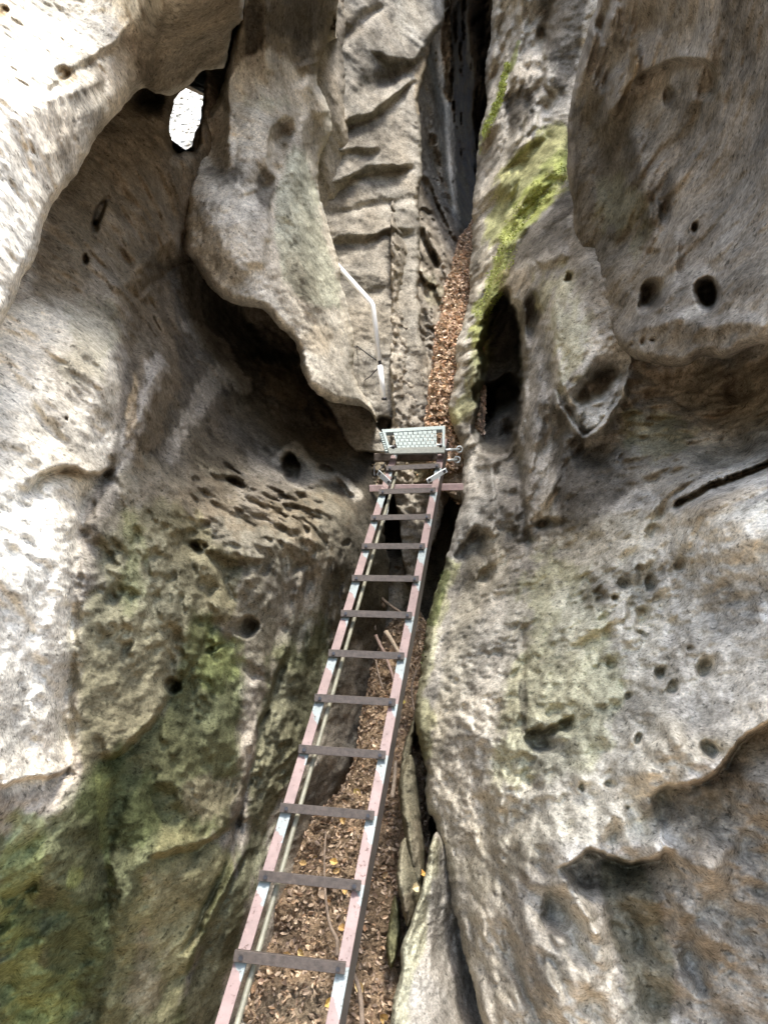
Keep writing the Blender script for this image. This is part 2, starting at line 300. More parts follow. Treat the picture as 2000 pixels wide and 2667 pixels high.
# ================================================================== THE ROCKS
# --- left wall of the gully, from beside the camera to behind the ladder
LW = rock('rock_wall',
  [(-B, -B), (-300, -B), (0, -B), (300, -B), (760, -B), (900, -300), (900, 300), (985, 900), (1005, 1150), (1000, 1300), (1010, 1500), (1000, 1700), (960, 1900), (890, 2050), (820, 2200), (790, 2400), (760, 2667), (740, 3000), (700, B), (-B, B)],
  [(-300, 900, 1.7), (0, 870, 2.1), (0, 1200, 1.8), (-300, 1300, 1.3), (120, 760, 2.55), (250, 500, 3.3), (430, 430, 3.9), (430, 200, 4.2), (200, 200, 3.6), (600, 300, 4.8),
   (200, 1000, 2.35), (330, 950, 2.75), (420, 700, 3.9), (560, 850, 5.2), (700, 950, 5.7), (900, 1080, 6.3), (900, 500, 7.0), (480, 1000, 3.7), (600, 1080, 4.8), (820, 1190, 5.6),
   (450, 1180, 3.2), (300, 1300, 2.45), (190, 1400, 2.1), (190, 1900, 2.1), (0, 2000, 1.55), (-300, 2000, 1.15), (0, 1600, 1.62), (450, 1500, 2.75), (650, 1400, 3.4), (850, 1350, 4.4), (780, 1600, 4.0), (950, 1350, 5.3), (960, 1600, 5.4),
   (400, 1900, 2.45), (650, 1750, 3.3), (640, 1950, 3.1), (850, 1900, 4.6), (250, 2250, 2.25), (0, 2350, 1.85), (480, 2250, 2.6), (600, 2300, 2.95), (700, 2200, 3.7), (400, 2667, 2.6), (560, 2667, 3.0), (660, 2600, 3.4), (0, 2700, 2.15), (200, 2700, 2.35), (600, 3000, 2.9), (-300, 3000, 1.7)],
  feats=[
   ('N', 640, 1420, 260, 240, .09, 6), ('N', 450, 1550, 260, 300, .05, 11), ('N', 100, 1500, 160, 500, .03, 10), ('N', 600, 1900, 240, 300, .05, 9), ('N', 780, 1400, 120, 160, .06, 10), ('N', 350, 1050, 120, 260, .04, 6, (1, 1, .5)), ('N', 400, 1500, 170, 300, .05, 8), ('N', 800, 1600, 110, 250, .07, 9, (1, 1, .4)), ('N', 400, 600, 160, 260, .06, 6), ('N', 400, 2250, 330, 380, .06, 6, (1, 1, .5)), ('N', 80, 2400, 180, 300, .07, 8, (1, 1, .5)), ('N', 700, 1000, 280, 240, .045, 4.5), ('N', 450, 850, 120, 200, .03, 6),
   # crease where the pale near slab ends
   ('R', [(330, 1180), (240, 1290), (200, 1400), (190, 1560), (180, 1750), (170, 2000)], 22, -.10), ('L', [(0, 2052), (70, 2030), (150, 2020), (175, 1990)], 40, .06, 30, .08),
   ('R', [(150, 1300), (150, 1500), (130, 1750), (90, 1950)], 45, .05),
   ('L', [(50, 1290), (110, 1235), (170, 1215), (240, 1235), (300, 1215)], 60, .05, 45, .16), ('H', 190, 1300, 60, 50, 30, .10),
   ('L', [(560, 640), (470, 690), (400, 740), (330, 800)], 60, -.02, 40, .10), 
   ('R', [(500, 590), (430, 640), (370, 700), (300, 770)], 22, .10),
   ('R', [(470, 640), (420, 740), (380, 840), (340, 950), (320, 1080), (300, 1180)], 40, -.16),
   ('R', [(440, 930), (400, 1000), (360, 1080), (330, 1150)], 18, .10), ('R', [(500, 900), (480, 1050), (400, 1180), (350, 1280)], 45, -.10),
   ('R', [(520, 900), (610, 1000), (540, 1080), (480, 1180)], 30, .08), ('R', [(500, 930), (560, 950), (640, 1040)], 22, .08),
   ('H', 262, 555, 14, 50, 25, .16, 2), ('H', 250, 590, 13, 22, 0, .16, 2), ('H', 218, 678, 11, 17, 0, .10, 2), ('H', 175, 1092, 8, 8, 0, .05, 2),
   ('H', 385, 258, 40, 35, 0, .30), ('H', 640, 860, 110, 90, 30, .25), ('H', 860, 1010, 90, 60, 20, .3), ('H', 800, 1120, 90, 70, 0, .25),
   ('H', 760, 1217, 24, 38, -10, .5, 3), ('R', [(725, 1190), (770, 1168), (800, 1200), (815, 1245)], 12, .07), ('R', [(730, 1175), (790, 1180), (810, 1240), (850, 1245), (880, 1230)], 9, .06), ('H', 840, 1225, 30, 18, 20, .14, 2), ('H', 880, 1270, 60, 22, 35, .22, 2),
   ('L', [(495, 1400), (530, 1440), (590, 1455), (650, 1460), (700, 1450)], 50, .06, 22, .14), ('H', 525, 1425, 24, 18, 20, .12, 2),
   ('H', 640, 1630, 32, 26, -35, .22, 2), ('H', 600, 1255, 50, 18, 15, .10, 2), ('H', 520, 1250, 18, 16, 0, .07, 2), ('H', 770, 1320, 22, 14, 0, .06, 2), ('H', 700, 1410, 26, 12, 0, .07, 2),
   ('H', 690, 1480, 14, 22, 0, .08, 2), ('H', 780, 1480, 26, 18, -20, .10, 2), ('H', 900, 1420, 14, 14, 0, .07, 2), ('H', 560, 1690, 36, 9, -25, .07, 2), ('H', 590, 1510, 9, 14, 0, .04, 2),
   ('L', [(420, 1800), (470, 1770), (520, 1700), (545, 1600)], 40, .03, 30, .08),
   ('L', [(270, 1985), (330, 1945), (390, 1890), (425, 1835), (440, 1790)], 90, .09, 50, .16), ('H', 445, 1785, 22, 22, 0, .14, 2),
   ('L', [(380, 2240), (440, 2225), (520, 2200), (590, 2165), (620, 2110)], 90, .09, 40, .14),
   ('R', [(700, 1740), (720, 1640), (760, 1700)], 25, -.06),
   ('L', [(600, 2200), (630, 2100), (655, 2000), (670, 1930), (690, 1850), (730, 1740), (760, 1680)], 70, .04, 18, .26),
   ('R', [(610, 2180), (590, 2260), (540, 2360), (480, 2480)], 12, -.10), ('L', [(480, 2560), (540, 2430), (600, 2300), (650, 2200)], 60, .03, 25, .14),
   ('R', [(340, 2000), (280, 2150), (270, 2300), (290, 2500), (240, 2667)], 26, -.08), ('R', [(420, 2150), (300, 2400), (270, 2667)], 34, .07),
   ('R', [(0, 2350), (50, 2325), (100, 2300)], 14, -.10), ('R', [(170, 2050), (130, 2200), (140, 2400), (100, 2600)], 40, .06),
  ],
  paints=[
   ('crust_shade', 'a', [(300, 1120), (430, 1000), (560, 1120), (830, 1180), (1000, 1250), (1000, 1700), (700, 1750), (500, 1800), (330, 1950), (220, 1990), (230, 1500)], 60, .9, .4), ('umber', 'e', 700, 1300, 190, 90, 10, .5, 1.2), ('umber', 'e', 450, 1250, 130, 130, 0, .4, 1.3), ('umber', 'a', [(360, 200), (620, 200), (620, 560), (470, 640), (350, 820), (180, 860), (80, 780), (150, 500)], 60, .85, .5), ('pale', 'a', [(-400, 850), (0, 800), (130, 780), (300, 850), (310, 1180), (200, 1400), (185, 1980), (0, 2060), (-400, 2100)], 60, .95, .6),  # first area is dirt darkened further to dim the sunlit wall
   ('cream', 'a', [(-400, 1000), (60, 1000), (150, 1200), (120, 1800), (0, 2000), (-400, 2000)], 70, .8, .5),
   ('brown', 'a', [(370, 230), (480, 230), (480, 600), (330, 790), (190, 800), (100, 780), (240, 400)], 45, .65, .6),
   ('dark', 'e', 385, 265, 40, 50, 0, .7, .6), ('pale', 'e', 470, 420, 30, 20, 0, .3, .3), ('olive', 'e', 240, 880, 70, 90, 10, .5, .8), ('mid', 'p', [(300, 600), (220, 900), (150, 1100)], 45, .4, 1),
   ('dark', 'a', [(480, 640), (600, 780), (780, 900), (850, 1050), (980, 1100), (1000, 1330), (920, 1320), (830, 1250), (700, 1260), (560, 1230), (430, 1200), (330, 1180), (330, 1000), (350, 760)], 60, .85, .45), ('grey', 'e', 800, 1240, 50, 40, 20, .6, .7), ('grey', 'p', [(725, 1200), (765, 1165), (800, 1200), (840, 1240), (880, 1245), (930, 1290)], 14, .8, .5), ('black', 'a', [(520, 740), (640, 810), (780, 930), (850, 1050), (980, 1110), (990, 1230), (900, 1180), (800, 1100), (640, 1050), (560, 950)], 50, .6, 1), ('violet', 'p', [(500, 850), (560, 900), (640, 1010)], 22, .5, 1), ('violet', 'p', [(560, 980), (500, 1080), (440, 1180)], 24, .5, 1), ('umber', 'a', [(340, 780), (440, 700), (470, 900), (430, 1150), (320, 1200)], 40, .6, 1),  # dark, black and umber areas paint the shadow band under the overhang
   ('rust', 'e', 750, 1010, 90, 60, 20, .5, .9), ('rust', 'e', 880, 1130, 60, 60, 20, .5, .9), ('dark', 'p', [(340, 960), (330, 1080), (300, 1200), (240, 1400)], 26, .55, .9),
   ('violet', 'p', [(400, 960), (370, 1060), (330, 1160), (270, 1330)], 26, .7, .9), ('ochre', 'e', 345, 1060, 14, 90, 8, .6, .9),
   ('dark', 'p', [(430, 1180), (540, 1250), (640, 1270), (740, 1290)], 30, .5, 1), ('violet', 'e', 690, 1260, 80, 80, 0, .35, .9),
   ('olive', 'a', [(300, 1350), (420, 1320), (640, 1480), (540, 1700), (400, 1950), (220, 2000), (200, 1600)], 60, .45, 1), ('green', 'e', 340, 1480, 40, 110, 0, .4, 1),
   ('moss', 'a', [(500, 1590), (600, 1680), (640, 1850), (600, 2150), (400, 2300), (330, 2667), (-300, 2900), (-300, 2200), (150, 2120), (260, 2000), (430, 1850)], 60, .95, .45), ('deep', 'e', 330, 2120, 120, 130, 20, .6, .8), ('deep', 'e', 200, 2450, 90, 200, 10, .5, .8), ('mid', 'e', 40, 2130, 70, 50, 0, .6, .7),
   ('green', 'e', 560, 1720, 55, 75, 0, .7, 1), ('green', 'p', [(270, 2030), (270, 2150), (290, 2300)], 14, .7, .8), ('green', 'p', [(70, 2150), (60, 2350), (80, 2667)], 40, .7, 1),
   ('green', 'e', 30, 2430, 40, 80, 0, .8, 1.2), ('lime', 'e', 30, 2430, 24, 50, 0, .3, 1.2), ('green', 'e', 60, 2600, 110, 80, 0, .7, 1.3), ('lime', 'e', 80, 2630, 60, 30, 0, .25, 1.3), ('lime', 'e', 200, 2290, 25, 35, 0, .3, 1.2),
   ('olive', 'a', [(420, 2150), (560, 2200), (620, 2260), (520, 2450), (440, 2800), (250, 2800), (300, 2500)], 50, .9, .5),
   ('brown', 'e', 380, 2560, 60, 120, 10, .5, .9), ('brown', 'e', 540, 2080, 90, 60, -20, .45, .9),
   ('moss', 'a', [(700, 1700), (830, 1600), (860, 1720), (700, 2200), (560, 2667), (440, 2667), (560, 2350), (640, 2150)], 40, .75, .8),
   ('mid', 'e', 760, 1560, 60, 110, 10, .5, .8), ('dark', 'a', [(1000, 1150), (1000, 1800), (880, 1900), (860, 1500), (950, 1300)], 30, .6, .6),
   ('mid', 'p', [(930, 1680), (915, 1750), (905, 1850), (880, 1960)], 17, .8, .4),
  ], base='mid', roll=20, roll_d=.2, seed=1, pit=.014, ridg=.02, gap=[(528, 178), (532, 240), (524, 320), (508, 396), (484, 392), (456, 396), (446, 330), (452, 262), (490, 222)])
tag(LW, 'big left hand rock wall, mossy green low down, with a black overhang and one round hole', 'rock wall')

LR = rock('boulder', [(400, 450), (400, 240), (440, 170), (500, 120), (560, 150), (570, 450)], [(420, 440, 8.5), (560, 440, 8.5), (420, 180, 10.2), (560, 180, 10.2), (490, 360, 8.9)], base='white', mott=.1, paints=[('mid', 'e', 490, 350, 30, 40, 0, .5, 1.6)], roll=14, roll_d=.3, back=1, seed=51, amp=(.05, .05, .03, .01), step=2.4, skirt=16, pit=.01)  # white base carries the sunlight on this rock
tag(LR, 'sunlit rock seen through the gap between the corner slab and the buttress', 'rock')

# --- pale slab hanging in from the upper left corner
NS = rock('rock_slab',
  [(-B, -B), (640, -B), (655, -600), (640, 0), (612, 70), (598, 130), (590, 175), (560, 185), (525, 185), (500, 218), (462, 245), (430, 243), (405, 238), (370, 226), (335, 262), (300, 307), (241, 374), (199, 452), (160, 500), (130, 545), (115, 597), (99, 657), (60, 730), (0, 862), (-120, 1010), (-400, 1250), (-B, 2200)],
  [(-300, -200, 1.7), (0, 0, 2.3), (0, 400, 1.8), (-300, 600, 1.35), (200, 0, 2.75), (330, 60, 2.8), (160, 250, 2.15), (110, 450, 2.05), (0, 700, 1.7), (230, 330, 2.45), (330, 230, 2.9), (450, 60, 2.6), (450, 220, 3.35), (560, 150, 3.5), (600, 0, 2.7), (500, -200, 2.1), (640, -300, 2.1), (200, -300, 2.9), (-300, 1000, 1.2)],
  feats=[('L', [(120, 250), (170, 190), (230, 160), (300, 110), (360, 40)], 50, .03, 60, .05), ('R', [(120, 260), (200, 240), (270, 200)], 14, .03), ('H', 160, 190, 26, 20, -30, .07, 2), ('H', 8, 28, 14, 20, 0, .06, 2),
         ('R', [(130, 430), (200, 330), (290, 250), (370, 190)], 26, .03), ('R', [(400, 90), (500, 120), (590, 100)], 60, -.08)],
  paints=[('cream', 'a', [(-400, -400), (330, -400), (370, 20), (250, 190), (130, 300), (110, 560), (0, 800), (-400, 1100)], 60, .9, .5),
          ('brown', 'a', [(430, -400), (660, -400), (630, 60), (590, 170), (520, 185), (440, 240), (370, 225), (350, 130)], 40, .9, .5),  # brown area puts shade on the downturned part of the slab
          ('ochre', 'e', 175, 200, 22, 22, 0, .7, .7), ('ochre', 'e', 8, 30, 14, 20, 0, .8, .5), ('mid', 'p', [(340, 130), (230, 250), (170, 400)], 22, .45, .9), ('dark', 'e', 380, 150, 50, 60, 0, .25, 1)],
  base='pale', roll=26, roll_d=.25, seed=2, pit=.02, amp=(.05, .03, .012, .005), tone=.3)
tag(NS, 'sunlit pale sandstone slab hanging in from the upper left corner', 'rock slab')

# --- buttress
BT = rock('rock_buttress',
  [(606, -B), (640, -600), (630, -150), (628, 0), (603, 110), (597, 170), (560, 260), (512, 337), (500, 392), (484, 512), (476, 633), (500, 680), (530, 723), (579, 778), (663, 802), (723, 844), (772, 900), (784, 960), (808, 1008), (856, 1045), (904, 1054), (952, 1063), (984, 1099), (978, 1075), (958, 1038), (932, 1000), (920, 965), (924, 900), (920, 857), (905, 800), (890, 723), (868, 633), (843, 540), (829, 482), (832, 410), (862, 338), (862, 283), (826, 211), (838, 150), (870, 40), (880, -200), (880, -B)],
  [(620, -300, 3.2), (850, -300, 3.9), (640, 0, 3.85), (740, 0, 4.1), (860, 0, 4.9), (600, 200, 4.3), (700, 200, 4.45), (830, 250, 5.1), (540, 350, 4.5), (640, 400, 4.2), (740, 420, 4.6), (820, 450, 5.1), (490, 600, 4.3), (600, 600, 4.1), (720, 620, 4.35), (850, 620, 5.1), (600, 760, 4.3), (730, 780, 4.3), (880, 820, 5.1), (800, 950, 4.5), (870, 1000, 4.75), (960, 1070, 5.4), (920, 950, 5.3)],
  feats=[('R', [(603, 130), (600, 250), (602, 380), (590, 440)], 10, .07), ('R', [(688, -50), (690, 100), (694, 200)], 12, .06), ('R', [(650, 0), (650, 90), (645, 150)], 18, -.07), ('R', [(770, -50), (775, 120), (800, 230)], 40, -.10),
         ('R', [(800, 150), (830, 250), (850, 310)], 30, .10), ('L', [(725, 470), (700, 420), (706, 350), (722, 305)], 55, .16, 40, .10), ('H', 738, 360, 26, 60, 8, .14, 2), ('R', [(790, 300), (790, 400), (770, 420)], 10, .05),
         ('H', 820, 370, 22, 50, 10, .12), ('R', [(770, 400), (765, 550), (800, 700), (840, 850)], 30, .10), ('L', [(695, 700), (700, 590), (712, 480)], 60, .06, 30, .05),
         ('H', 560, 420, 45, 60, 10, .12), ('H', 680, 480, 34, 60, 30, .08), ('H', 545, 360, 30, 60, 10, .08), ('R', [(540, 480), (560, 620), (640, 730)], 60, .08), ('R', [(700, 720), (750, 830), (800, 920)], 18, -.04)],
  paints=[('mid', 'a', [(500, 200), (600, 170), (600, 400), (560, 480), (500, 470)], 30, .6, .8), ('brown', 'a', [(600, -400), (900, -400), (870, 60), (835, 190), (780, 190), (700, 130), (640, 150), (600, 120)], 34, .95, .4), ('dark', 'a', [(630, -300), (880, -300), (860, 30), (810, 130), (720, 90), (650, 110)], 34, .6, .6), ('dark', 'p', [(650, 30), (655, 130)], 16, .7, .7), ('dark', 'p', [(780, -100), (790, 130)], 40, .5, .8),
          ('cream', 'a', [(490, 400), (600, 200), (690, 190), (690, 420), (700, 700), (790, 900), (720, 830), (560, 730), (480, 620)], 30, .6, .7), ('mint', 'a', [(740, 400), (800, 400), (850, 650), (880, 800), (760, 770), (710, 640)], 30, .75, .6), ('mint', 'e', 700, 270, 60, 30, 10, .5, .9), ('brown', 'e', 738, 375, 24, 60, 5, .6, .5), ('dark', 'e', 690, 500, 24, 60, 15, .75, .8), ('dark', 'e', 655, 450, 36, 30, 0, .4, 1.2), ('dark', 'e', 560, 455, 50, 20, 10, .5, 1.2),
          ('brown', 'e', 815, 360, 30, 50, 0, .5, .9), ('ochre', 'e', 830, 880, 50, 50, 0, .35, .9), ('brown', 'e', 780, 740, 40, 80, -20, .35, 1.2), ('grey', 'e', 880, 960, 50, 60, 0, .5, .9), ('cream', 'p', [(640, 0), (606, 100), (598, 200)], 7, .8, .5)],
  base='pale', roll=24, roll_d=.4, seed=3, pit=.008, amp=(.04, .014, .008, .004), tone=.22)
tag(BT, 'smooth pale rock buttress hanging over the black hollow left of the white handrail', 'rock buttress')

# --- block with ledges behind the handrail
BL = rock('rock_block',
  [(780, -B), (780, 400), (800, 900), (900, 1150), (960, 1180), (1080, 1180), (1112, 1150), (1118, 1098), (1121, 990), (1098, 881), (1091, 833), (1092, 700), (1089, 600), (1088, 520), (1094, 470), (1096, 380), (1093, 300), (1101, 195), (1120, 125), (1148, 60), (1160, -20), (1180, -300), (1180, -B)],
  [(800, -300, 7.2), (1100, -300, 8.8), (850, 0, 7.0), (1000, 0, 7.7), (1150, 0, 8.6), (900, 200, 7.0), (1080, 200, 7.9), (850, 400, 6.8), (1000, 400, 7.3), (1090, 420, 7.6), (900, 620, 6.8), (1080, 620, 7.2), (920, 850, 6.5), (1080, 850, 6.7), (950, 1000, 6.35), (1100, 1000, 6.5), (1000, 1160, 6.2), (1100, 1160, 6.4)],
  feats=[('L', [(850, 332), (900, 320), (960, 300), (1020, 262), (1080, 200)], 60, .13, 30, .17), ('L', [(960, 130), (1020, 150), (1080, 160), (1130, 90), (1150, 40)], 60, .10, 60, .14), ('H', 1010, 205, 60, 30, -35, .25), ('H', 900, 90, 50, 20, -30, .16), ('H', 960, 40, 50, 16, -35, .14),
         ('L', [(830, 488), (880, 475), (940, 450), (1000, 440), (1080, 430)], 60, .12, 26, .17), ('L', [(850, 628), (900, 624), (960, 612), (1010, 600), (1080, 600)], 50, .08, 26, .12), ('L', [(850, 400), (920, 396), (1000, 385)], 30, .07, 16, .08),
         ('R', [(850, 560), (960, 540), (1080, 520)], 14, -.06), ('H', 1000, 760, 90, 16, -6, .05), ('H', 1001, 1108, 22, 26, 0, .35, 2), ('L', [(1100, 1130), (1060, 1095), (1010, 1085)], 20, .03, 20, .07), ('H', 1032, 818, 5, 8, 0, .05, 2), ('R', [(1082, 1060), (1088, 1130)], 4, -.06), ('R', [(1093, 850), (1105, 950), (1108, 1100)], 8, -.03)],
  paints=[('dark', 'e', 890, 80, 60, 22, -30, .6, 1), ('dark', 'e', 1010, 200, 60, 34, -35, .65, .8), ('brown', 'e', 880, 520, 60, 26, -6, .5, 1), ('dark', 'e', 900, 500, 70, 14, -6, .5, 1), ('dark', 'e', 880, 650, 40, 14, 0, .6, 1), ('dark', 'e', 920, 340, 70, 14, -12, .5, 1), ('ochre', 'p', [(1120, 130), (1096, 200), (1092, 290)], 14, .5, .8), ('cream', 'e', 1090, 40, 60, 50, -30, .6, .8),  # dark ellipses paint the shadow beneath each ledge
          ('violet', 'e', 1060, 1000, 50, 120, 0, .35, .8), ('brown', 'e', 1000, 1090, 60, 20, 0, .4, .8), ('pale', 'e', 970, 270, 90, 40, -15, .4, 1), ('pale', 'e', 1030, 900, 60, 60, 0, .4, 1)],
  base='grey', tint=(.74, .735, .73), roll=10, roll_d=.25, seed=4, pit=.003, amp=(.025, .010, .007, .005), stretch=2.2, tone=.3)
tag(BL, 'grey rock block with stepped ledges standing behind the white handrail', 'rock block')

# --- back of the slot; its unseen leaning top is added to shade it
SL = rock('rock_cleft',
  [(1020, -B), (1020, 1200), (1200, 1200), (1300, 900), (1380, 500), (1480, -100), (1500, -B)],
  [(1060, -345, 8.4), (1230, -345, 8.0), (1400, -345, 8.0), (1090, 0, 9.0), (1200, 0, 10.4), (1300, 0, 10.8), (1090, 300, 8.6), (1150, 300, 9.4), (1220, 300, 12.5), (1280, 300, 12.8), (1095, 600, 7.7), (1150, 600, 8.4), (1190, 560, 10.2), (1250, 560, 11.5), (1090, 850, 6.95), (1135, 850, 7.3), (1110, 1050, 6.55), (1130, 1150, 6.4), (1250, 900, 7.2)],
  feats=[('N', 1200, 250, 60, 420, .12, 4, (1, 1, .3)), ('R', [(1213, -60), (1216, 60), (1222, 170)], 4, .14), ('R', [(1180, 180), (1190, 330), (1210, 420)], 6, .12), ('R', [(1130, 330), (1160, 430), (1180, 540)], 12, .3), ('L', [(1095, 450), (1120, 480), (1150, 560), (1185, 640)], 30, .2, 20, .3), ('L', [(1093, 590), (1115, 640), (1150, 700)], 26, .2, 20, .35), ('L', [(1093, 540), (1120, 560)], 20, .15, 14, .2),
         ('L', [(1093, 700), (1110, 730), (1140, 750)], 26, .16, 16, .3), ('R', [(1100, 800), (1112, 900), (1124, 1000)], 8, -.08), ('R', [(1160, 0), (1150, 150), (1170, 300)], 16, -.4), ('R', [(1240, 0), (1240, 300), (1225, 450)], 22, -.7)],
  paints=[('dark', 'a', [(1165, -500), (1480, -500), (1330, 300), (1250, 620), (1205, 640), (1170, 400)], 20, .95, .3), ('black', 'a', [(1170, 40), (1215, 0), (1260, 0), (1262, 300), (1245, 600), (1195, 580), (1180, 300)], 12, .9, .5), ('mid', 'p', [(1213, -60), (1216, 60), (1222, 170)], 4, .9, .2), ('black', 'a', [(1225, -500), (1330, -500), (1280, 300), (1245, 600), (1195, 560), (1190, 300)], 16, .95, .3), ('dark', 'e', 1120, 520, 20, 50, -20, .5, 1.2), ('dark', 'e', 1120, 680, 20, 40, -20, .8, 1), ('dark', 'e', 1130, 300, 30, 60, 0, .4, 1), ('olive', 'e', 1130, 760, 22, 40, -10, .5, 1), ('brown', 'e', 1110, 200, 30, 150, 0, .5, .8)],  # dark and black areas put the slot's shade into the rock colour
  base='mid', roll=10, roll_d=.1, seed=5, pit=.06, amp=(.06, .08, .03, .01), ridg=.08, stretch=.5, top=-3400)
tag(SL, 'dark rock at the back of the narrow cleft above the leaf filled chute', 'rock')

